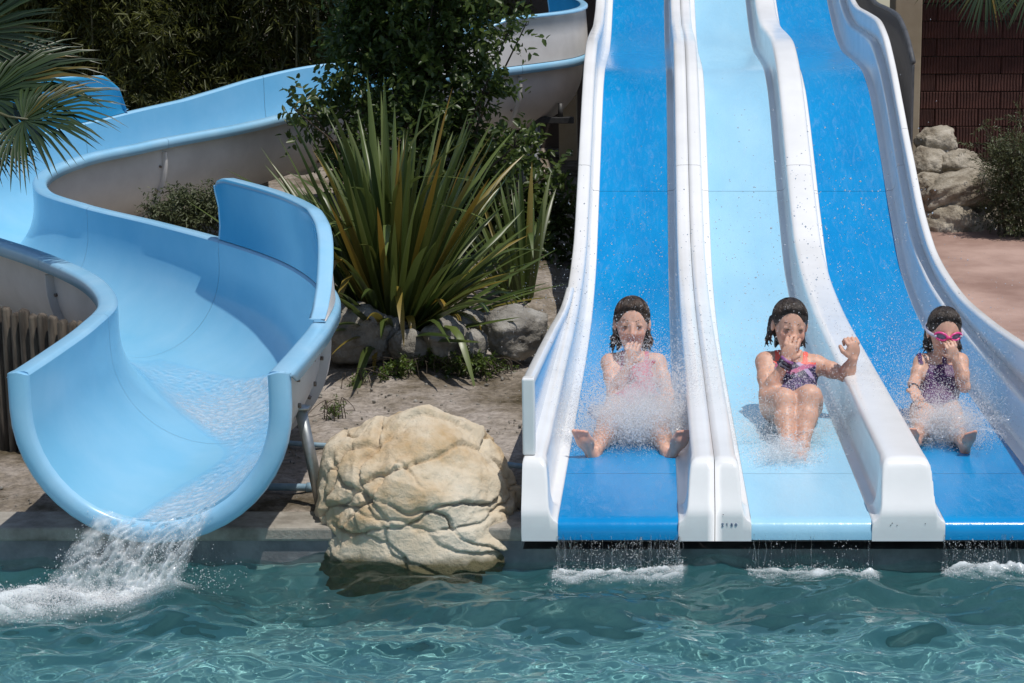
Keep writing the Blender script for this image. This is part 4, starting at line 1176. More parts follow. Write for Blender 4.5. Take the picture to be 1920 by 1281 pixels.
def foot(B, ankle, heel, toe, up, s, mirror=1):
    ankle, heel, toe = (np.array(x, float) for x in (ankle, heel, toe))
    d = unit(toe-heel); nrm = np.array(up, float); nrm = unit(nrm-d*(nrm@d)); sd = np.cross(d, nrm)*mirror
    ball = heel+(toe-heel)*.72
    B.cap(ankle, heel+nrm*.012, .030*s, .027*s, .02)
    B.cap(heel, ball, .027*s, .024*s, .02); B.ell(heel+(toe-heel)*.66, (.043*s, .017*s, .05*s), np.stack((sd, nrm, d)), .015)
    for i, (o, L) in enumerate(((-.027, 1.0), (-.011, .95), (.003, .86), (.016, .76), (.028, .64))):
        b = ball+sd*o*s; t = b+d*.062*s*L
        B.cap(b, t, (.0125 if i == 0 else .0095)*s, (.0115 if i == 0 else .0085)*s, .005)
def head(B, HB, c, fwd, up, s, seed, hairlen, part=0.0):
    R = frame(fwd, up)        # rows r,u,f
    def L(x, y, z): return np.array(c, float)+s*(x*R[0]+y*R[1]+z*R[2])
    e = lambda p, r, k=.02, sub=False: B.ell(L(*p), np.array(r)*s, R, k*s, 'skin', sub)
    e((0, .030, -.012), (.083, .097, .100))
    e((0, -.030, .022), (.066, .086, .078), .03)
    e((0, -.088, .050), (.034, .028, .032), .03)
    for sg in (-1, 1):
        e((sg*.036, -.035, .072), (.026, .026, .022), .02)
        e((sg*.034, .004, .112), (.020, .012, .016), .014, True)
        B.ell(L(sg*.034, .004, .0815), np.array((.0185, .0125, .0125))*s, R, .002, 'skin')
        e((sg*.086, -.006, -.008), (.010, .030, .018), .006)
    B.cap(L(0, .012, .094), L(0, -.030, .112), .0085*s, .0135*s, .012*s)
    for sg in (-1, 1): e((sg*.012, -.033, .103), (.009, .008, .010), .008)
    e((0, -.060, .088), (.024, .0065, .012), .006); e((0, -.070, .086), (.021, .007, .012), .006)
    # hair: wet cap and locks
    HB.ell(L(0, .034, -.017), np.array((.0885, .101, .105))*s, R, .01)
    HB.ell(L(0, -.03, -.055), np.array((.074, .085, .055))*s, R, .03)
    HB.ell(L(part*.012, -.034, .092), np.array((.075, .116, .084))*s, R, .010, 'skin', True)
    r = np.random.default_rng(seed)
    for sg in (-1, 1):
        for k in range(13):
            x = sg*(.066+.016*r.random()); z = -.070+.045*r.random()
            ln = hairlen*r.uniform(.55, 1.15); wv = r.normal(0, .010, 3)
            p0 = L(x, .02, z); p1 = L(x*1.06, -.045, z+wv[0]*.3); p2 = L(x*(1.05+.28*r.random())+wv[1]*.4, -.045-ln*.55, z+.012*r.random()+wv[0]); p3 = L(x*(1.0+.45*r.random())+wv[2], -.045-ln, z+.03*r.random())
            HB.cap(p0, p1, .009*s, .008*s, .010); HB.cap(p1, p2, .008*s, .0055*s, .004); HB.cap(p2, p3, .0055*s, .0028*s, .003)
    for k in range(8):
        x = r.uniform(-.06, .06); HB.cap(L(x, 0, -.085), L(x*1.25, -.08-hairlen*r.uniform(.4, .8), -.078), .018*s, .008*s, .010)
    return R, L
def skin_colour(V, base, feats):
    col = np.tile(np.array(base, float), (len(V), 1))
    for p, r, c, w in feats:
        d = np.linalg.norm((V-np.array(p))/np.array(r), axis=1); k = np.clip(1.4-d, 0, 1)[:, None]*w
        col = col*(1-k)+np.array(c)*k
    return col
def make_person(label, J, P):
    s = P['s']
    B, HB = Body(), Body()
    pel, chest, neck, hc = (np.array(J[k], float) for k in ('pelvis', 'chest', 'neck', 'head'))
    sL, sR = np.array(J['sh'][0], float), np.array(J['sh'][1], float)      # image left, image right
    across = unit(sR-sL); upv = unit(neck-pel); fw = unit(np.cross(upv, across))   # towards the camera
    if fw[1] > 0: fw = -fw
    RT = np.stack((across, upv, fw))
    waist = pel*.5+chest*.5
    B.ell(pel, np.array((.125, .095, .092))*s, RT, .03, 'torso'); B.ell(pel-upv*.02*s-fw*.03*s, np.array((.118, .085, .075))*s, RT, .03, 'torso')
    B.ell(waist, np.array((.104, .105, .076))*s, RT, .05, 'torso'); B.ell(chest, np.array((.126, .125, .084))*s, RT, .05, 'torso')
    for sg in (-1, 1): B.ell(chest+across*sg*.052*s+fw*.052*s-upv*.01*s, np.array((.045, .045, .035))*s, RT, .04, 'torso')
    up_m = (sL+sR)/2
    B.cap(sL*.85+up_m*.15-upv*.008, sR*.85+up_m*.15-upv*.008, .046*s, .046*s, .045, 'torso')
    B.cap(up_m-upv*.01, hc-upv*.07*s-fw*.012*s, .047*s, .041*s, .03, 'neck')
    for sg, q in ((0, sL), (1, sR)):
        B.cap(q*.45+neck*.55+upv*.01, q, .032*s, .036*s, .03, 'neck')
    # arms
    for q, sh in ((0, sL), (1, sR)):
        el, wr = np.array(J['el'][q], float), np.array(J['wr'][q], float)
        B.cap(sh, sh*.5+el*.5, .043*s, .039*s, .03); B.cap(sh*.5+el*.5, el, .039*s, .031*s, .02)
        B.cap(el, el*.65+wr*.35, .032*s, .0335*s, .02); B.cap(el*.65+wr*.35, wr, .0335*s, .0215*s, .02)
        hd, pn, cu, sp, th, mi = J['hand'][q]
        hand(B, wr, hd, pn, s*1.12, cu, sp, th, mi)
    for q in (0, 1):
        hp, kn, an = (np.array(J[k][q], float) for k in ('hip', 'kn', 'an'))
        B.cap(hp, hp*.4+kn*.6, .084*s, .066*s, .04, 'leg'); B.cap(hp*.4+kn*.6, kn, .066*s, .050*s, .03, 'leg')
        B.ell(kn, np.array((.048, .048, .048))*s, None, .03, 'leg')
        cb = unit(np.cross(np.cross(an-kn, np.array(J['calf'], float)), an-kn))
        B.cap(kn, kn*.62+an*.38+cb*.012*s, .047*s, .050*s, .03, 'leg'); B.cap(kn*.62+an*.38+cb*.012*s, an, .050*s, .029*s, .02, 'leg')
        h_, t_, u_ = J['foot'][q]
        foot(B, an, h_, t_, u_, s*P.get('fs', 1.05), 1 if q else -1)
    R, L = head(B, HB, hc, J['face'], J['headup'], P['hs'], P['seed'], P['hair'], P.get('part', 0))
    D, lo, h = B.field(.0046)
    V, F = surface_nets(D, lo, h)
    base = P['skin']; hs = P['hs']
    feats = []
    for sg in (-1, 1):
        feats.append((L(sg*.034, .003, .09), np.array((.016, .0055, .025))*hs, (.10, .055, .04), .62))
        feats.append((L(sg*.042, -.035, .08), np.array((.03, .025, .03))*hs, (base[0]*1.0, base[1]*.72, base[2]*.70), .5))
    feats.append((L(0, -.065, .095), np.array((.026, .012, .02))*hs, (.36, .10, .09), .8))
    feats.append((L(0, -.034, .115), np.array((.018, .016, .02))*hs, (base[0], base[1]*.72, base[2]*.68), .5))
    for q in (0, 1):
        h_, t_, u_ = J['foot'][q]
        feats.append((np.array(t_), (.05, .05, .05), (base[0]*1.02, base[1]*.74, base[2]*.72), .6)); feats.append((np.array(h_), (.04, .04, .04), (base[0]*1.02, base[1]*.78, base[2]*.76), .6))
    col = skin_colour(V, base, feats)
    root = thing('person', label, 'person', (float(pel[0]), float(pel[1]), float(FZ(pel[1]))))
    body = mesh('body', V, F, M['skin'], root, col=col)
    # swimsuit: offset skin limited to the torso
    Dt = np.min([Body.dist(p, V) for p in B.p if p[6] == 'torso'], axis=0)
    Do = np.min([Body.dist(p, V) for p in B.p if p[6] not in ('torso', 'leg', 'neck')], axis=0)
    Dl = np.min([Body.dist(p, V) for p in B.p if p[6] == 'leg'], axis=0)
    tt = ((V-pel)@upv)/np.linalg.norm(neck-pel); xx = (V-pel)@across/s; ff = (V-chest)@fw
    top = .74+.9*np.clip(np.abs(xx)-.02, 0, .06)*(1 if P['seed'] % 2 else .6)
    mask = (tt < top) & (Dt < Do-.004) & (Dt < Dl+.022) & (np.abs(xx) < .15)
    sx = P.get('strap', .060)
    strap = (tt >= .70) & (np.abs(np.abs(xx)-(sx+.012*np.clip(tt-.75, 0, .3)))-.0135 < 0) & (tt < 1.05) & (Do > .004) & (Dt < .04)
    keep = mask | strap
    fk = keep[F].all(1)
    # normals
    nv = np.zeros_like(V); fn = np.cross(V[F[:, 2]]-V[F[:, 0]], V[F[:, 3]]-V[F[:, 1]])
    for k in range(4): np.add.at(nv, F[:, k], fn)
    nv = unit(nv)
    if (nv*(V-V.mean(0))).sum() < 0: nv = -nv
    SV = V+nv*.0045
    used = np.unique(F[fk]); remap = np.full(len(V), -1); remap[used] = np.arange(len(used))
    scol = None
    if P['suit'] == 'stripe':
        xs, ts = xx[used], tt[used]
        navy = np.array((.022, .016, .065)); pink = np.array((.42, .10, .22)); lil = np.array((.40, .30, .50)); coral = np.array((.90, .13, .09))
        scol = np.tile(navy, (len(used), 1))
        w = np.sin((ts*5.2+np.abs(xs)*22)*6.28*.5); w2 = np.sin((ts*5.2-np.abs(xs)*14)*6.28*.45+1)
        upz = ts > .42
        scol[upz & (w > .45)] = lil; scol[upz & (w2 > .6)] = pink
        rr = np.random.default_rng(4).random(len(used)); scol[(~upz) & (rr > .72)] = lil*.8
        st = strap[used] | (ts > top[used]-.045) & (np.abs(xs) > .045)
        scol[st] = coral
    o = mesh('swimsuit', SV[used], remap[F[fk]], M[P['suit']], root, col=scol)
    Dh, lo2, h2 = HB.field(.0055)
    HV, HF = surface_nets(Dh, lo2, h2)
    loc = (HV-np.array(hc))@R.T
    ang = np.arctan2(loc[:, 0], loc[:, 2]); 
    amp = np.clip((.055*hs-loc[:, 2])/(.05*hs), .08, 1)
    HV = HV+unit(HV-np.array(hc))*amp[:, None]*(np.sin(ang*30+loc[:, 1]*25)*.0030+np.sin(ang*57+loc[:, 1]*70)*.0022)[:, None]*hs
    hr = mesh('hair', HV, HF, M[P.get('hairmat', 'hair')], root)
    # wet strands combed back over the cap
    rs = np.random.default_rng(P['seed']+50); mb = MB(); part = P.get('part', 0)
    for k in range(300):
        th0 = rs.uniform(-1.75, 1.75)                      # angle round the hairline, 0 = forehead
        rise = .055-.060*(abs(th0)/1.75)**1.6+rs.normal(0, .004)
        n_ = 9; tt_ = np.linspace(0, 1, n_); pts = []
        for t_ in tt_:
            a_ = th0*(1-.25*t_)+rs.normal(0, .012)
            e0 = math.asin(max(-.4, min(.95, rise/.101)))
            e_ = e0+(math.pi*.92-e0)*t_ if abs(th0) < .9 else e0+(.55+.35*(1.75-abs(th0)))*t_
            x_ = math.sin(a_)*math.cos(e_) if abs(th0) >= .9 else math.sin(a_)*(.25+.75*abs(math.cos(e_)))
            z_ = math.cos(a_)*math.cos(e_) if abs(th0) >= .9 else math.cos(a_)*math.cos(e_)
            if abs(th0) >= .9: z_ -= .75*t_
            vv = np.array((x_, math.sin(e_), z_)); vv = vv/max(np.linalg.norm(vv), 1e-6)
            pts.append(L(*(np.array((0, .034, -.017))+vv*np.array((.0885, .101, .105))*(1.012+.02*rs.random()))))
        mb.tube(np.array(pts), np.linspace(.0012, .0026, n_)*hs, 5)
    mb.build('hair_strands', M[P.get('hairmat', 'hair')], hr)
    for sg in (-1, 1):
        if P.get('noeyes'): break
        # brow laid on the skin: push a thin arc out until it meets the surface
        arc = []
        for t_ in np.linspace(0, 1, 8):
            x_ = sg*(.014+.036*t_); y_ = .026+.009*math.sin(t_*2.4)
            cand = np.array([L(x_, y_, z_) for z_ in np.linspace(.05, .115, 27)])
            gi = np.clip(((cand-lo)/h).round().astype(int), 0, np.array(D.shape)-1); ins = D[gi[:, 0], gi[:, 1], gi[:, 2]] < 0
            arc.append(cand[np.where(ins)[0].max()] if ins.any() else cand[13])
        mb = MB(); mb.tube(np.array(arc), np.linspace(.0019, .0011, 8)*hs, 6); mb.build('eyebrow', M['hair2'], root)
    if not P.get('noeyes'):
        for sg in (-1, 1):
            v0, f0 = ICO3; q_ = v0*np.array((.0135, P.get('eyeh', .0028), .0075))
            ey = mesh('eye', np.array([L(sg*.034+a[0], .0035+a[1], .0885+a[2]) for a in q_[::1]]), f0, M['sclera'], root)
            v1 = v0*np.array((.0085, P.get('eyeh', .0028)*1.02, .004))
            mesh('iris', np.array([L(sg*.034+a[0], .0035+a[1], .0952+a[2]) for a in v1]), f0, M['eye'], ey)
    return root, R, L, B
def fl(X, Y, dz): return np.array((X, Y, float(FZ(Y))+dz))
def build_people():
    A = at
    skinA = (.68, .40, .295); skinB = (.64, .37, .265); skinC = (.66, .385, .275)
    # girl on the left lane
    J = dict(pelvis=fl(-.10, 1.70, .110), chest=A(1186, 716, 1.86), neck=A(1186, 668, 1.93), head=A(1185, 607, 1.91), face=(0.03, -1, -.02), headup=(.02, .05, 1),
             sh=(A(1143, 680, 1.90), A(1233, 680, 1.90)), el=(A(1150, 736, 1.71), A(1253, 742, 1.76)), wr=(A(1180, 684, 1.70), A(1244, 788, 1.52)),
             hand=(((.15, .05, 1), (.25, .95, .1), .75, .1, .6, 1), ((-.25, -.85, -.3), (0, .2, -1), .25, .2, .4, 1)),
             hip=(fl(-.18, 1.68, .092), fl(-.02, 1.68, .092)), kn=(A(1140, 796, 1.37), A(1234, 798, 1.37)), an=(A(1117, 846, 1.09), A(1250, 846, 1.09)),
             calf=(0, .3, -1), foot=((A(1112, 860, 1.05), A(1089, 812, .99), (.15, .95, .25)), (A(1256, 860, 1.05), A(1282, 812, .99), (-.15, .95, .25))))
    make_person('girl sitting in the left lane with spray covering her body and legs apart', J, dict(s=1.02, hs=1.08, seed=1, hair=.10, skin=skinA, suit='rose', hairmat='hair2'))
    # girl in the middle lane, knees drawn up, left arm flung out
    J = dict(pelvis=fl(.735, 1.76, .12), chest=A(1482, 712, 1.90), neck=A(1480, 668, 1.95), head=A(1481, 610, 1.93), face=(.16, -1, -.10), headup=(.07, .05, 1),
             sh=(A(1434, 678, 1.93), A(1532, 684, 1.93)), el=(A(1437, 738, 1.74), A(1586, 704, 1.83)), wr=(A(1475, 677, 1.73), A(1600, 673, 1.78)),
             hand=(((.28, .10, 1), (.2, .95, .1), .62, .1, .7, 1), ((-.05, -.02, 1), (-.35, .9, 0), 1.25, .05, .8, -1)),
             hip=(fl(.66, 1.73, .10), fl(.815, 1.73, .10)), kn=(A(1471, 751, 1.35), A(1518, 744, 1.35)), an=(A(1477, 838, 1.16), A(1505, 836, 1.18)),
             calf=(0, 1, -.2), foot=((A(1483, 852, 1.17), A(1482, 880, .97), (0, -.3, 1)), (A(1504, 848, 1.18), A(1498, 866, .98), (0, -.3, 1))))
    g2, R2, L2, B2 = make_person('girl in striped purple swimsuit with coral straps, pinching her nose in the middle lane', J, dict(s=1.11, hs=1.07, seed=2, hair=.075, skin=skinB, suit='stripe', part=1.2, strap=.066, eyeh=.0024))
    wr, el = J['wr'][0], J['el'][0]
    ax = unit(el-wr)
    for k, (m, rr, off) in enumerate((('band', .030, .012), ('pinkband', .030, -.006), ('band', .033, .030))):
        t = np.linspace(0, 2*math.pi, 22); a = unit(np.cross(ax, (0, 0, 1))); b = np.cross(ax, a)
        mb = MB(); mb.tube([wr+ax*off+(a*math.cos(q)+b*math.sin(q))*rr*1.05 for q in t], .0085, 8, caps=False); mb.build('wristband', M[m], g2)
    # little girl with goggles in the right lane
    J = dict(pelvis=fl(1.50, 1.66, .088), chest=A(1764, 712, 1.79), neck=A(1766, 669, 1.85), head=A(1771, 623, 1.83), face=(.06, -1, -.10), headup=(.03, .05, 1),
             sh=(A(1728, 679, 1.82), A(1801, 677, 1.82)), el=(A(1714, 717, 1.72), A(1809, 726, 1.68)), wr=(A(1713, 728, 1.60), A(1790, 674, 1.66)),
             hand=(((.10, -.8, -.40), (.1, -.4, .9), .18, .2, .4, -1), ((-.28, .02, 1), (-.15, .95, .1), .85, .08, .6, -1)),
             hip=(fl(1.43, 1.63, .078), fl(1.565, 1.63, .078)), kn=(A(1734, 797, 1.40), A(1791, 800, 1.39)), an=(A(1720, 820, 1.17), A(1806, 832, 1.13)),
             calf=(0, .3, -1), foot=((A(1718, 832, 1.15), A(1707, 806, 1.06), (.1, .8, .5)), (A(1810, 847, 1.12), A(1820, 812, 1.02), (-.1, .8, .5))))
    g3, R3, L3, B3 = make_person('small girl in plum swimsuit and pink goggles in the right lane', J, dict(s=.88, hs=1.0, seed=3, hair=.085, skin=skinC, suit='plum', strap=.070, fs=.95, noeyes=True))
    # goggles
    gg = None
    mb = MB(); t = np.linspace(0, 2*math.pi, 24)
    for sg in (-1, 1):
        mb.tube([L3(sg*.040+.031*math.cos(q), .004+.0195*math.sin(q)+.004*math.cos(q)*sg, .108-.42*max(0, abs(sg*.040+.031*math.cos(q))-.02)) for q in t], .0062, 8, caps=False)
    mb.tube([L3(-.012, .0, .112), L3(0, .004, .117), L3(.012, .0, .112)], .0075, 8)
    gg = mb.build('goggles', M['pinkplastic'], g3)
    for sg in (-1, 1):
        V = [L3(sg*.040, .004, .106)]+[L3(sg*.040+.029*math.cos(q), .004+.018*math.sin(q), .105-.42*max(0, abs(sg*.040+.029*math.cos(q))-.02)) for q in t[:-1]]
        n = len(V)-1
        mesh('lens', V, [(0, 1+k, 1+(k+1) % n) for k in range(n)], M['lens'], gg)
        mb = MB(); pts, _ = spline([L3(sg*.066, .002, .096), L3(sg*.088, .004, .04), L3(sg*.095, .010, -.03), L3(sg*.07, .02, -.10), L3(0, .024, -.126)], 16)
        mb.tube(pts, .0085, 6); mb.build('strap', M['clearstrap'], gg)
    wr, el = J['wr'][0], J['el'][0]; ax = unit(el-wr); a = unit(np.cross(ax, (0, 0, 1))); b = np.cross(ax, a)
    t = np.linspace(0, 2*math.pi, 18); mb = MB(); mb.tube([wr+ax*.004+(a*math.cos(q)+b*math.sin(q))*.024 for q in t], .004, 6, caps=False); mb.build('bracelet', M['band'], g3)
build_people()
# ------------------------------------------------------------------ moving water: spray, falls, films and foam
def spray_mat(name, white, trans, alpha=0.0):
    m, nt, b = nodes(name)
    b.inputs['Base Color'].default_value = (white, white, white, 1)
    b.inputs['Roughness'].default_value = .12; b.inputs['IOR'].default_value = 1.33
    b.inputs['Transmission Weight'].default_value = trans
    if alpha:
        t = N(nt, 'ShaderNodeBsdfTransparent'); ms = N(nt, 'ShaderNodeMixShader'); ms.inputs[0].default_value = alpha
        nt.links.new(b.outputs[0], ms.inputs[1]); nt.links.new(t.outputs[0], ms.inputs[2]); nt.links.new(ms.outputs[0], nt.nodes['Material Output'].inputs['Surface'])
    return m
def mist_mat():
    m, nt, b = nodes('white_spray')
    d = N(nt, 'ShaderNodeBsdfDiffuse'); d.inputs['Color'].default_value = (.98, .98, .98, 1)
    t = N(nt, 'ShaderNodeBsdfTranslucent'); t.inputs['Color'].default_value = (.98, .98, .98, 1)
    g = N(nt, 'ShaderNodeBsdfTransparent')
    a = N(nt, 'ShaderNodeMixShader'); a.inputs[0].default_value = .5; nt.links.new(d.outputs[0], a.inputs[1]); nt.links.new(t.outputs[0], a.inputs[2])
    c = N(nt, 'ShaderNodeMixShader'); c.inputs[0].default_value = .58; nt.links.new(a.outputs[0], c.inputs[1]); nt.links.new(g.outputs[0], c.inputs[2])
    nt.links.new(c.outputs[0], nt.nodes['Material Output'].inputs['Surface'])
    return m
M['mist'] = mist_mat()
M['thread'] = spray_mat('water_threads', .98, .95, .25)
M['drop'] = spray_mat('water_drops', .97, .75)
OCT_V = np.array([(1, 0, 0), (-1, 0, 0), (0, 1, 0), (0, -1, 0), (0, 0, 1), (0, 0, -1)], float)
OCT_F = np.array([(0, 2, 4), (2, 1, 4), (1, 3, 4), (3, 0, 4), (2, 0, 5), (1, 2, 5), (3, 1, 5), (0, 3, 5)])
def drops(P, rad, stretch=None, r=None):
    """one mesh of small droplets"""
    n = len(P)
    S = np.ones((n, 3)) if stretch is None else stretch
    V = P[:, None, :]+OCT_V[None]*rad[:, None, None]*S[:, None, :]
    F = (np.arange(n)*6)[:, None, None]+OCT_F[None]
    return V.reshape(-1, 3), F.reshape(-1, 3)
def gauss_spray(blobs, r):
    """blobs: px, py, Y, sx px, sy px, sY, n, rmin, rmax"""
    P, Rr = [], []
    for (px, py, Y, sx, sy, sY, n, r0, r1) in blobs:
        fine = r1 < .0042 and n > 900
        n = int(n*(3.6 if fine else 1.0)); r0, r1 = (r0*.55, r1*.78) if fine else (r0, r1)
        a = r.normal(px, sx, n); b = r.normal(py, sy, n); y = r.normal(Y, sY, n)
        p = np.array([at(i, j, k) for i, j, k in zip(a, b, y)])
        fz = FZ(p[:, 1])+.004
        low = (p[:, 2] < fz) & (p[:, 0] > -.42) & (p[:, 0] < 1.83)
        p[low, 2] = fz[low]+np.abs(r.normal(0, .012, low.sum()))
        P.append(p); Rr.append((r0+(r1-r0)*r.random(n)**2.2)*1.2)
    return np.concatenate(P), np.concatenate(Rr)
def torn_water():
    m, nt, b = nodes('torn_water')
    d = N(nt, 'ShaderNodeBsdfDiffuse'); d.inputs['Color'].default_value = (.94, .95, .96, 1)
    t = N(nt, 'ShaderNodeBsdfTranslucent'); t.inputs['Color'].default_value = (.94, .95, .96, 1)
    gl = N(nt, 'ShaderNodeBsdfGlossy'); gl.inputs['Roughness'].default_value = .15
    g = N(nt, 'ShaderNodeBsdfTransparent')
    a = N(nt, 'ShaderNodeMixShader'); a.inputs[0].default_value = .5; nt.links.new(d.outputs[0], a.inputs[1]); nt.links.new(t.outputs[0], a.inputs[2])
    a2 = N(nt, 'ShaderNodeMixShader'); a2.inputs[0].default_value = .08; nt.links.new(a.outputs[0], a2.inputs[1]); nt.links.new(gl.outputs[0], a2.inputs[2])
    at_ = N(nt, 'ShaderNodeVertexColor'); at_.layer_name = 'Col'; sep = N(nt, 'ShaderNodeSeparateColor'); nt.links.new(at_.outputs['Color'], sep.inputs[0])
    tc = N(nt, 'ShaderNodeTexCoord'); n1 = N(nt, 'ShaderNodeTexNoise', i_Scale=90.0, i_Detail=4.0, i_Roughness=.7); nt.links.new(tc.outputs['Object'], n1.inputs['Vector'])
    k = ramp(nt, n1.outputs['Fac'], [(.42, 0.0), (.60, 1.0)])
    mu = N(nt, 'ShaderNodeMath', operation='MULTIPLY'); nt.links.new(sep.outputs[0], mu.inputs[0]); nt.links.new(k, mu.inputs[1])
    c = N(nt, 'ShaderNodeMixShader'); nt.links.new(mu.outputs[0], c.inputs[0]); nt.links.new(g.outputs[0], c.inputs[1]); nt.links.new(a2.outputs[0], c.inputs[2])
    nt.links.new(c.outputs[0], nt.nodes['Material Output'].inputs['Surface'])
    return m
def build_spray():
    r = np.random.default_rng(11)
    sets = [
     ('white spray thrown up over the girl in the left lane', [(1205, 735, 1.45, 42, 38, .10, 5200, .0012, .0034), (1190, 800, 1.25, 52, 24, .12, 6500, .0012, .0038), (1250, 760, 1.40, 36, 40, .12, 3800, .0012, .0034),
        (1110, 770, 1.3, 34, 34, .14, 2600, .0011, .0030), (1190, 690, 1.6, 40, 30, .1, 1800, .0011, .003), (1190, 760, 1.4, 80, 75, .3, 1800, .0010, .003), (1185, 640, 1.75, 55, 45, .2, 420, .0012, .0034), (1280, 720, 1.5, 60, 60, .3, 1300, .001, .0028)]),
     ('spray and droplets around the shins of the girl in the middle lane', [(1470, 860, 1.0, 30, 24, .10, 2000, .0012, .0040), (1420, 810, 1.4, 34, 28, .15, 1600, .001, .0028), (1550, 780, 1.55, 34, 44, .15, 1600, .001, .0026), (1480, 790, 1.2, 44, 60, .12, 1000, .0012, .0034),
        (1440, 720, 1.6, 60, 70, .25, 520, .0012, .0034), (1480, 640, 1.8, 60, 50, .15, 300, .0012, .003), (1560, 690, 1.7, 60, 60, .3, 520, .001, .003), (1600, 800, 1.4, 60, 50, .3, 800, .001, .0026)]),
     ('white spray around the legs of the small girl in the right lane', [(1765, 790, 1.35, 40, 26, .10, 3800, .0012, .0034), (1810, 800, 1.3, 34, 30, .1, 2400, .0012, .0034), (1715, 780, 1.45, 30, 36, .12, 1700, .0011, .003), (1760, 745, 1.5, 50, 40, .15, 1100, .0011, .003), (1690, 700, 1.7, 46, 60, .25, 1300, .001, .0028), (1840, 740, 1.6, 50, 60, .25, 1100, .001, .0028), (1770, 720, 1.55, 60, 60, .2, 420, .0012, .0034)])]
    for lb, bl in sets:
        P, R_ = gauss_spray(bl, r); v, f = drops(P, R_, r.uniform(.7, 1.5, (len(P), 3)))
        o = mesh('spray', v, f, M['mist']); tag(o, lb, 'spray', 'splashes on the slide', 'stuff')
    m2 = torn_water()
    for lb, src, dirs in (('torn water sheets thrown up by the girl in the left lane', [(1150, 815, 1.35), (1190, 815, 1.25), (1225, 815, 1.3), (1210, 790, 1.4), (1170, 790, 1.45)], 1.0),
                          ('thin torn water sheets at the feet of the girl in the middle lane', [(1470, 872, .95), (1500, 868, .98), (1445, 830, 1.25), (1530, 825, 1.3)], .6),
                          ('torn water sheets thrown up by the small girl', [(1740, 812, 1.25), (1770, 815, 1.2), (1800, 815, 1.2), (1755, 790, 1.35)], .8)):
        VV, FF, CC, nn = [], [], [], 0
        for k in range(int(30*dirs)):
            px, py, Y = src[k % len(src)]
            o0 = at(px+r.normal(0, 16), py+r.normal(0, 6), Y+r.normal(0, .05)); o0[2] = max(o0[2], float(FZ(o0[1]))+.004)
            az = r.uniform(-2.6, -.5); el = r.uniform(.35, 1.25); sp = r.uniform(1.0, 2.1)*(.75+.25*dirs)
            vel = np.array((math.cos(az)*math.cos(el)*1.2, math.sin(az)*math.cos(el)*.55, math.sin(el)))*sp
            side = unit(np.cross(vel, (0, 0, 1))+r.normal(size=3)*.4)
            W = r.uniform(.05, .13); T = r.uniform(.10, .22); a_, b_ = 26, 20
            ti = np.linspace(0, T, a_)[:, None]; qq = np.linspace(-1, 1, b_)[None, :]
            sd = r.uniform(0, 99)
            P = o0+vel*ti[..., None]+side*(qq*W*(.25+ti/T))[..., None]+np.array((0, 0, -4.9))*(ti**2)[..., None]*np.ones((1, b_, 1))
            nz = np.array([[mnoise.fractal(Vector((x*2.2+sd, y*11, sd)), .8, 2.2, 4) for x in qq[0]*1.6] for y in (ti[:, 0]/T)])
            P = P+(nz*.025*(.3+ti/T))[..., None]*np.array((.3, -1, .6))
            P[..., 2] = np.maximum(P[..., 2], FZ(P[..., 1])+.004)
            al = np.clip((.42+1.0*nz)*(1-qq**4)*np.minimum(1, (1-ti/T)*2.2+.12), 0, .9)
            v, f = gridmesh(P); VV.append(v); FF.append(f+nn); nn += len(v)
            c = np.zeros((len(v), 3)); c[:, 0] = al.ravel(); CC.append(c)
        o = mesh('torn_water', np.concatenate(VV), np.concatenate(FF), m2, col=np.concatenate(CC)); tag(o, lb, 'spray', 'splashes on the slide', 'stuff')
    # scattered larger drops in the air over the lanes
    bl = [(1190, 500, 2.6, 90, 110, .5, 620, .0016, .0042), (1300, 560, 2.4, 90, 120, .5, 520, .0016, .004), (1470, 480, 2.6, 110, 130, .5, 560, .0016, .0042), (1620, 520, 2.6, 100, 140, .5, 800, .0016, .0046), (1700, 650, 2.2, 90, 90, .4, 700, .0014, .004), (1010, 560, 2.4, 40, 60, .4, 260, .0014, .003), (1100, 640, 2.0, 60, 90, .4, 420, .0014, .0036), (1850, 700, 1.9, 60, 80, .4, 420, .0014, .0036), (1560, 400, 2.8, 80, 60, .5, 120, .003, .0065)]
    bl = [(a, b_, c, d, e, g_, int(n_*.65), r0*.85, r1*.9) for (a, b_, c, d, e, g_, n_, r0, r1) in bl]
    P, R_ = gauss_spray(bl, r); v, f = drops(P, R_, r.uniform(.8, 1.25, (len(P), 3)))
    o = mesh('flying_drops', v, f, M['drop']); tag(o, 'clear water drops flying over the three lanes', 'drops', 'splashes on the slide', 'stuff')
build_spray()

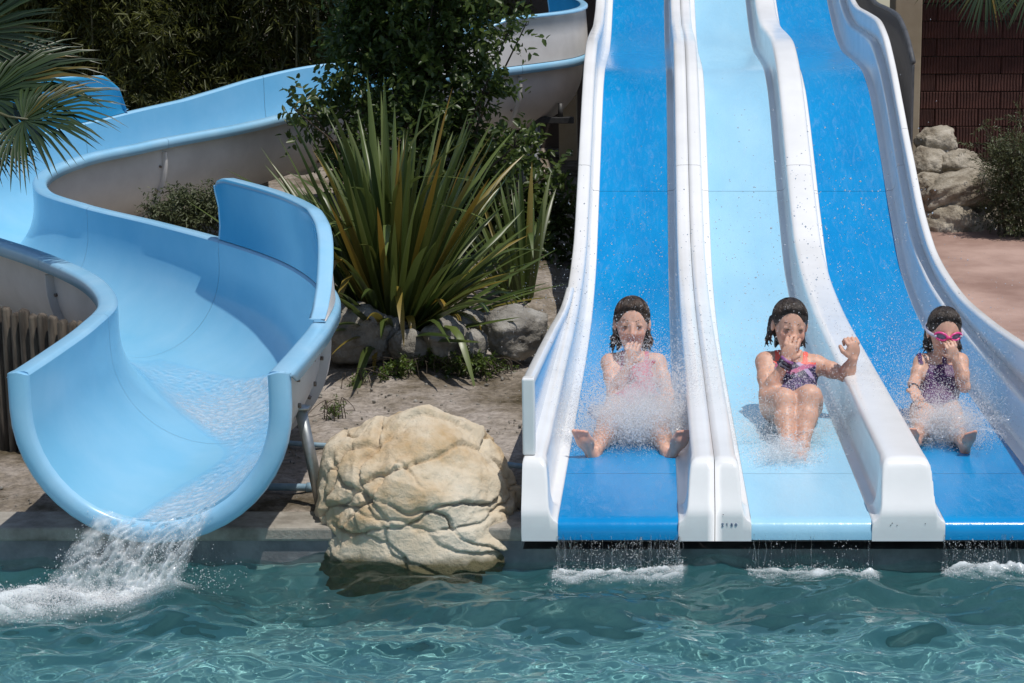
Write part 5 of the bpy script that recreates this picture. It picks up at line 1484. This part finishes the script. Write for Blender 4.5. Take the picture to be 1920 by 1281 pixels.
def build_mist():
    """soft cores of the splashes: small closed volumes of fine droplets"""
    for lb, c, rad, dens, sd in (('soft white mist core of the splash over the girl in the left lane', at(1200, 785, 1.33), (.30, .22, .20), 11, 1.0),
                                 ('soft white mist core of the splash around the small girl', at(1768, 792, 1.32), (.22, .16, .13), 9, 4.0),
                                 ('soft mist at the feet of the girl in the middle lane', at(1470, 850, 1.05), (.17, .14, .07), 6, 7.0)):
        c = c.copy(); fz = float(FZ(c[1])); c[2] = max(c[2], fz+rad[2]*.75)
        m = bpy.data.materials.new('splash_mist'); m.use_nodes = True; nt = m.node_tree
        nt.nodes.remove(nt.nodes['Principled BSDF'])
        pv = N(nt, 'ShaderNodeVolumePrincipled'); pv.inputs['Color'].default_value = (.999, .999, .999, 1); pv.inputs['Anisotropy'].default_value = .0
        tc = N(nt, 'ShaderNodeTexCoord')
        ln = N(nt, 'ShaderNodeVectorMath', operation='LENGTH'); nt.links.new(tc.outputs['Object'], ln.inputs[0])
        n1 = N(nt, 'ShaderNodeTexNoise', i_Scale=3.2, i_Detail=5.0, i_Roughness=.65); nt.links.new(tc.outputs['Object'], n1.inputs['Vector'])
        ma = N(nt, 'ShaderNodeMath', operation='MULTIPLY_ADD'); ma.inputs[1].default_value = 1.5; ma.inputs[2].default_value = -.75; nt.links.new(n1.outputs['Fac'], ma.inputs[0])
        sb = N(nt, 'ShaderNodeMath', operation='SUBTRACT'); sb.inputs[0].default_value = .80; nt.links.new(ln.outputs['Value'], sb.inputs[1])
        ad = N(nt, 'ShaderNodeMath', operation='ADD'); nt.links.new(sb.outputs[0], ad.inputs[0]); nt.links.new(ma.outputs[0], ad.inputs[1])
        mr = N(nt, 'ShaderNodeMapRange'); mr.inputs['From Min'].default_value = .0; mr.inputs['From Max'].default_value = .7; mr.inputs['To Max'].default_value = dens; nt.links.new(ad.outputs[0], mr.inputs['Value'])
        nt.links.new(mr.outputs[0], pv.inputs['Density'])
        nt.links.new(pv.outputs[0], nt.nodes['Material Output'].inputs['Volume'])
        v, f = ICO3
        o = mesh('mist', v, f, m); o.location = tuple(c); o.scale = rad
        tag(o, lb, 'mist', 'splashes on the slide', 'stuff')
build_mist()
def build_falls():
    r = np.random.default_rng(15)
    specs = [(0, 70, 1300, 'curtain of thin water threads falling from the left lane', 1.0), (1, 12, 240, 'few thin water threads falling from the pale middle lane', .4), (2, 52, 1100, 'broken water threads and drops falling from the right lane', .8)]
    for k, ns, nd, lb, dens in specs:
        x0 = LANE0[k]; mb = MB()
        for i in range(int(ns*1.5)):
            if k == 1: x = x0+(r.choice([.005, .02, .5, .52])+r.normal(0, .012) if i < 8 else r.uniform(0, MAT_W))
            else: x = x0+np.clip(r.choice([.02, .2, .33, .42, .52])+r.normal(0, .07), 0, MAT_W)
            full = r.random() < .3
            zt = r.uniform(.150, .185) if full or r.random() < .5 else r.uniform(.04, .14)
            zb = 0.0 if full else max(0, zt-r.uniform(.015, .07))
            n = 9; t = np.linspace(0, 1, n)
            z = zt+(zb-zt)*t
            px = x+np.cumsum(r.normal(0, .0026, n)); py = LIP_Y-.008-.05*np.clip((.17-z)/.17, 0, 1)**1.5+r.normal(0, .0015, n)
            rad = r.uniform(.0008, .0024)*(1+.8*np.sin(t*r.uniform(6, 20)+r.uniform(0, 6)))*np.sin(np.pi*np.clip(t*.92+.06, 0, 1))**.4
            mb.tube(np.column_stack((px, py, z)), np.maximum(rad, .0004), 6)
            if r.random() < .55 and k != 1:       # links between neighbouring threads
                xa = x+r.uniform(-.04, .04); zz = r.uniform(.03, .14)
                mb.tube([(x, LIP_Y-.03, zz), ((x+xa)/2+r.normal(0, .004), LIP_Y-.034, zz-r.uniform(.004, .02)), (xa, LIP_Y-.032, zz+r.normal(0, .008))], .0010, 5)
        o = mb.build('falling_water', M['thread']); tag(o, lb, 'falling water', 'water falling from the lanes', 'stuff')
        nd = nd//2; x = x0+np.clip(r.choice(r.uniform(0, MAT_W, 14), nd)+r.normal(0, .018, nd), -.01, MAT_W+.01); z = r.uniform(0, .16, nd); y = LIP_Y-.012-.05*np.clip((.17-z)/.17, 0, 1)**1.5+r.normal(0, .012, nd)
        P = np.column_stack((x, y, z)); R_ = .0008+.0024*r.random(nd)**2
        # foam where it lands
        nf = int(5200*dens); xf = x0+r.uniform(-.02, MAT_W+.02, nf); yf = r.normal(-.150, .045, nf); zf = np.abs(r.normal(.006, .010+.008*(r.random(nf) < .2), nf))+.004
        zf = zf+wave_height(xf, yf)
        P2 = np.column_stack((xf, yf, zf)); R2 = .0010+.0030*r.random(nf)**2
        v, f = drops(np.vstack((P, P2)), np.concatenate((R_, R2)), r.uniform(.7, 1.5, (nd+nf, 3)))
        q = mesh('splash_drops', v, f, M['mist']); tag(q, ['small white splash where the left lane curtain meets the pool', 'small white splash in the pool below the pale middle lane', 'small white splash in the pool below the right lane'][k], 'splash', 'splashes below the lanes', 'stuff')
build_falls()

def build_flume_water():
    r = np.random.default_rng(19)
    # film in the trough: lateral band [u0,u1] along s
    m, nt, b = nodes('running_water')
    b.inputs['Base Color'].default_value = (.80, .90, .95, 1); b.inputs['Roughness'].default_value = .06; b.inputs['IOR'].default_value = 1.33
    b.inputs['Transmission Weight'].default_value = .5
    t = N(nt, 'ShaderNodeBsdfTransparent'); t.inputs['Color'].default_value = (.93, .97, .99, 1); ms = N(nt, 'ShaderNodeMixShader')
    a = N(nt, 'ShaderNodeVertexColor'); a.layer_name = 'Col'; sep = N(nt, 'ShaderNodeSeparateColor'); nt.links.new(a.outputs['Color'], sep.inputs[0])
    nt.links.new(sep.outputs[0], ms.inputs[0])
    nt.links.new(t.outputs[0], ms.inputs[1]); nt.links.new(b.outputs[0], ms.inputs[2]); nt.links.new(ms.outputs[0], nt.nodes['Material Output'].inputs['Surface'])
    S = np.arange(0.0, 3.2, .010); U = np.linspace(0, 1, 74)
    u_hi = pchip([0, .5, 1.0, 1.5, 1.9, 2.4, 3.2], [.12, .04, -.06, .16, .34, .40, .42])
    u_lo = pchip([0, .5, 1.0, 1.5, 1.9, 2.4, 3.2], [-.36, -.43, -.455, -.45, -.42, -.2, -.05])
    P = np.zeros((len(S), len(U), 3)); al = np.zeros((len(S), len(U)))
    for i, s in enumerate(S):
        lo, hi = float(u_lo(s)), float(u_hi(s))
        c = np.array([np.interp(s, FS, FC[:, k]) for k in range(3)]); n = np.array([np.interp(s, FS, FN[:, k]) for k in range(3)]); n /= np.linalg.norm(n)
        for j, q in enumerate(U):
            u = hi+(lo-hi)*q
            w = RAD-math.sqrt(max(0, RAD*RAD-u*u))
            e = min(1, q/.15)*min(1, (1-q)/.08)*min(1, (3.2-s)/.5)
            nz = mnoise.noise(Vector((s*26, u*30, 1)))*.6+mnoise.noise(Vector((s*55, u*62, 5)))*.4
            th = .003+e*(.009+.010*nz)
            rad = np.array((0, 0, RAD-w))-n*u; rad = rad/max(np.linalg.norm(rad), 1e-6)
            P[i, j] = c+n*u+np.array((0, 0, w))+rad*max(th, .0025)
            band = max(0, .5+.6*math.sin(s*3.6+1.6+u*2))
            al[i, j] = max(0, min(1, e*(.24+.5*band+.75*nz)))
    v, f = gridmesh(P)
    col = np.zeros((len(v), 3)); col[:, 0] = al.ravel()
    o = mesh('running_water', v, f, m, flume, col=col); o['kind'] = 'stuff'
    # jet leaving the lip: sheets of water and spray
    m2, nt, b = nodes('foaming_water')
    b.inputs['Base Color'].default_value = (.88, .92, .93, 1); b.inputs['Roughness'].default_value = .15; b.inputs['Transmission Weight'].default_value = .35; b.inputs['IOR'].default_value = 1.33
    t = N(nt, 'ShaderNodeBsdfTransparent'); ms = N(nt, 'ShaderNodeMixShader')
    a = N(nt, 'ShaderNodeVertexColor'); a.layer_name = 'Col'; sep = N(nt, 'ShaderNodeSeparateColor'); nt.links.new(a.outputs['Color'], sep.inputs[0])
    nt.links.new(sep.outputs[0], ms.inputs[0]); nt.links.new(t.outputs[0], ms.inputs[1]); nt.links.new(b.outputs[0], ms.inputs[2]); nt.links.new(ms.outputs[0], nt.nodes['Material Output'].inputs['Surface'])
    nT, nU = 90, 110
    P = np.zeros((nT, nU, 3)); al = np.zeros((nT, nU))
    for i in range(nT):
        tt = i/(nT-1); tm = tt*.30
        for j in range(nU):
            q = j/(nU-1); u = .22-.50*q
            w = RAD-math.sqrt(RAD*RAD-u*u)
            vx = -1.25+.5*q; vy = -.75
            x = FC[0][0]-u+vx*tm; y = -.29+vy*tm; z = .315+w-1.2*tm-.5*9.8*tm*tm*.55
            nz = mnoise.fractal(Vector((x*9, tm*14, q*7)), .9, 2.1, 4)
            nz2 = mnoise.noise(Vector((q*26, tt*20, 3)))
            P[i, j] = (x+.02*nz*tt, y-.035*nz*(.3+tt)-.01*nz2, max(z+.018*nz2*(.2+tt)+.03*nz*tt, -.01))
            e = min(1, q/.06)*min(1, (1-q)/.10)
            al[i, j] = max(0, min(1, e*(.34+.5*tt+.6*nz2*(.4+tt)+.4*nz)))
    v, f = gridmesh(P)
    col = np.zeros((len(v), 3)); col[:, 0] = al.ravel()
    o = mesh('water_jet', v, f, m2, col=col); tag(o, 'white foaming water pouring from the flume into the pool', 'water jet', None, 'stuff')
    n = 9000
    tm = .32*r.beta(2.2, 1.1, n); q = r.uniform(0, 1, n); u = .22-.50*q
    w = RAD-np.sqrt(RAD*RAD-u*u)
    x = FC[0][0]-u+(-1.25+.5*q)*tm+r.normal(0, .012, n)*(1+tm*4); y = -.30-.75*tm+r.normal(0, .02, n)*(1+tm*3); z = .325+w-1.2*tm-2.7*tm*tm+np.abs(r.normal(0, .012, n))*(1+tm*5)
    z = np.maximum(z, .03)
    P1 = np.column_stack((x, y, z))
    # foam trail on the surface
    n2 = 15000
    k = r.beta(1.1, 1.7, n2); x = -2.25-1.25*k+r.normal(0, .10, n2); y = -.45-.22*k+r.normal(0, .075+.03*k, n2); z = np.abs(r.normal(0, .020*(1-.6*k), n2))+.002
    z = z+wave_height(x, y)
    P2 = np.column_stack((x, y, z))
    n3 = 500
    x = r.normal(-1.95, .10, n3); y = r.normal(-.38, .08, n3); z = .03+np.abs(r.normal(.03, .05, n3)); P3 = np.column_stack((x, y, z))
    PP = np.vstack((P1, P2, P3)); R_ = np.concatenate((.0009+.0028*r.random(n)**2, .0011+.0034*r.random(n2)**2, .001+.0026*r.random(n3)**2))
    v, f = drops(PP, R_, r.uniform(.7, 1.5, (len(PP), 3)))
    o = mesh('jet_spray', v, f, M['mist']); tag(o, 'white spray and foam around the flume water as it meets the pool', 'spray', None, 'stuff')
    for k in range(3):
        xs = np.linspace(LANE0[k]-.06, LANE0[k]+MAT_W+.06, 130); ys = np.linspace(-.36, -.075, 60); X, Y = np.meshgrid(xs, ys, indexing='ij')
        nz = np.array([mnoise.fractal(Vector((a_*13, b_*20, k*5)), .8, 2.2, 5) for a_, b_ in zip(X.ravel(), Y.ravel())]).reshape(X.shape)
        msk = np.exp(-((Y+.15+.02*np.sin(X*9))/(.045 if k != 1 else .04))**2)*np.clip((X-LANE0[k]+.05)/.06, 0, 1)*np.clip((LANE0[k]+MAT_W+.05-X)/.06, 0, 1)*(.9 if k != 1 else .7)
        msk = msk+.30*np.exp(-((Y+.22)/.07)**2)*np.clip((X-LANE0[k]+.05)/.1, 0, 1)*np.clip((LANE0[k]+MAT_W+.05-X)/.1, 0, 1)
        Z = wave_height(X, Y)+.022*np.exp(-((Y+.16)/.10)**2)+.006+msk*(.012+.022*nz)
        v, f = gridmesh(np.stack((X, Y, Z), -1), True)
        col = np.zeros((len(v), 3)); col[:, 0] = np.clip(msk*1.2*(.6+1.1*nz)-.05, 0, 1).ravel()
        o = mesh('foam', v, f, m2, col=col); tag(o, ['white foam ridge below the left lane lip', 'faint white foam ridge below the pale middle lane', 'white foam ridge below the right lane lip'][k], 'foam', 'foam below the lanes', 'stuff')
    # foam sheet lying on the pool
    xs = np.linspace(-4.0, -1.75, 200); ys = np.linspace(-1.05, -.12, 110); X, Y = np.meshgrid(xs, ys, indexing='ij')
    k = np.clip((-2.2-X)/1.3, -.25, 1.4); d = (Y-(-.45-.24*k))/(.13+.09*np.clip(k, 0, 1.5))
    msk = np.exp(-d*d)*np.clip(1.15-.5*k, 0, 1)*np.clip((k+.25)/.2, 0, 1)
    Z = wave_height(X, Y); nz = np.array([mnoise.fractal(Vector((a*7, b*12, 2)), .8, 2.2, 5) for a, b in zip(X.ravel(), Y.ravel())]).reshape(X.shape)
    Z = Z+.004+msk*(.016+.030*nz)
    v, f = gridmesh(np.stack((X, Y, Z), -1), True)
    col = np.zeros((len(v), 3)); col[:, 0] = np.clip(msk*1.25*(.62+.85*nz)-.08, 0, 1).ravel()
    o = mesh('foam', v, f, m2, col=col); tag(o, 'white foam drifting left from the flume outlet', 'foam', None, 'stuff')
build_flume_water()
def build_marks():
    # blue felt pen figures on the front of the first divider
    M['ink'] = mat_noise('blue_ink', (0.03, 0.05, 0.16), (0.06, 0.09, 0.24), 30, .6)
    Y = LIP_Y-.0068
    x0 = at(1353, 984, Y); k = .0145
    G = {'2': [[(0, .8), (.2, 1), (.55, .9), (.5, .6), (0, 0), (.6, .05)]], '1': [[(.1, .8), (.35, 1), (.35, 0)]], '8': [[(.3, .5), (.05, .75), (.3, 1), (.55, .75), (.3, .5), (0, .22), (.3, 0), (.6, .22), (.3, .5)]], '0': [[(.35, 1), (0, .55), (.3, 0), (.7, .45), (.35, 1)]]}
    x = x0[0]
    for ch, adv in (('2', .019), ('1', .021), ('8', .018), ('0', .02)):
        mb = MB()
        for st in G[ch]: mb.tube([(x+a*k, Y, x0[2]-.008+b*k) for a, b in st], .0015, 5)
        mb.build('marking', M['ink'], slide); x += adv
    for px, py in ((1670, 985), (1682, 985), (1673, 981), (1735, 982), (1356, 965)):
        p = at(px, py, Y); mb = MB(); mb.tube([p, p+np.array((0, -.001, 0))], .0022, 8); mb.build('screw_hole', M['dark_steel'], slide)
build_marks()
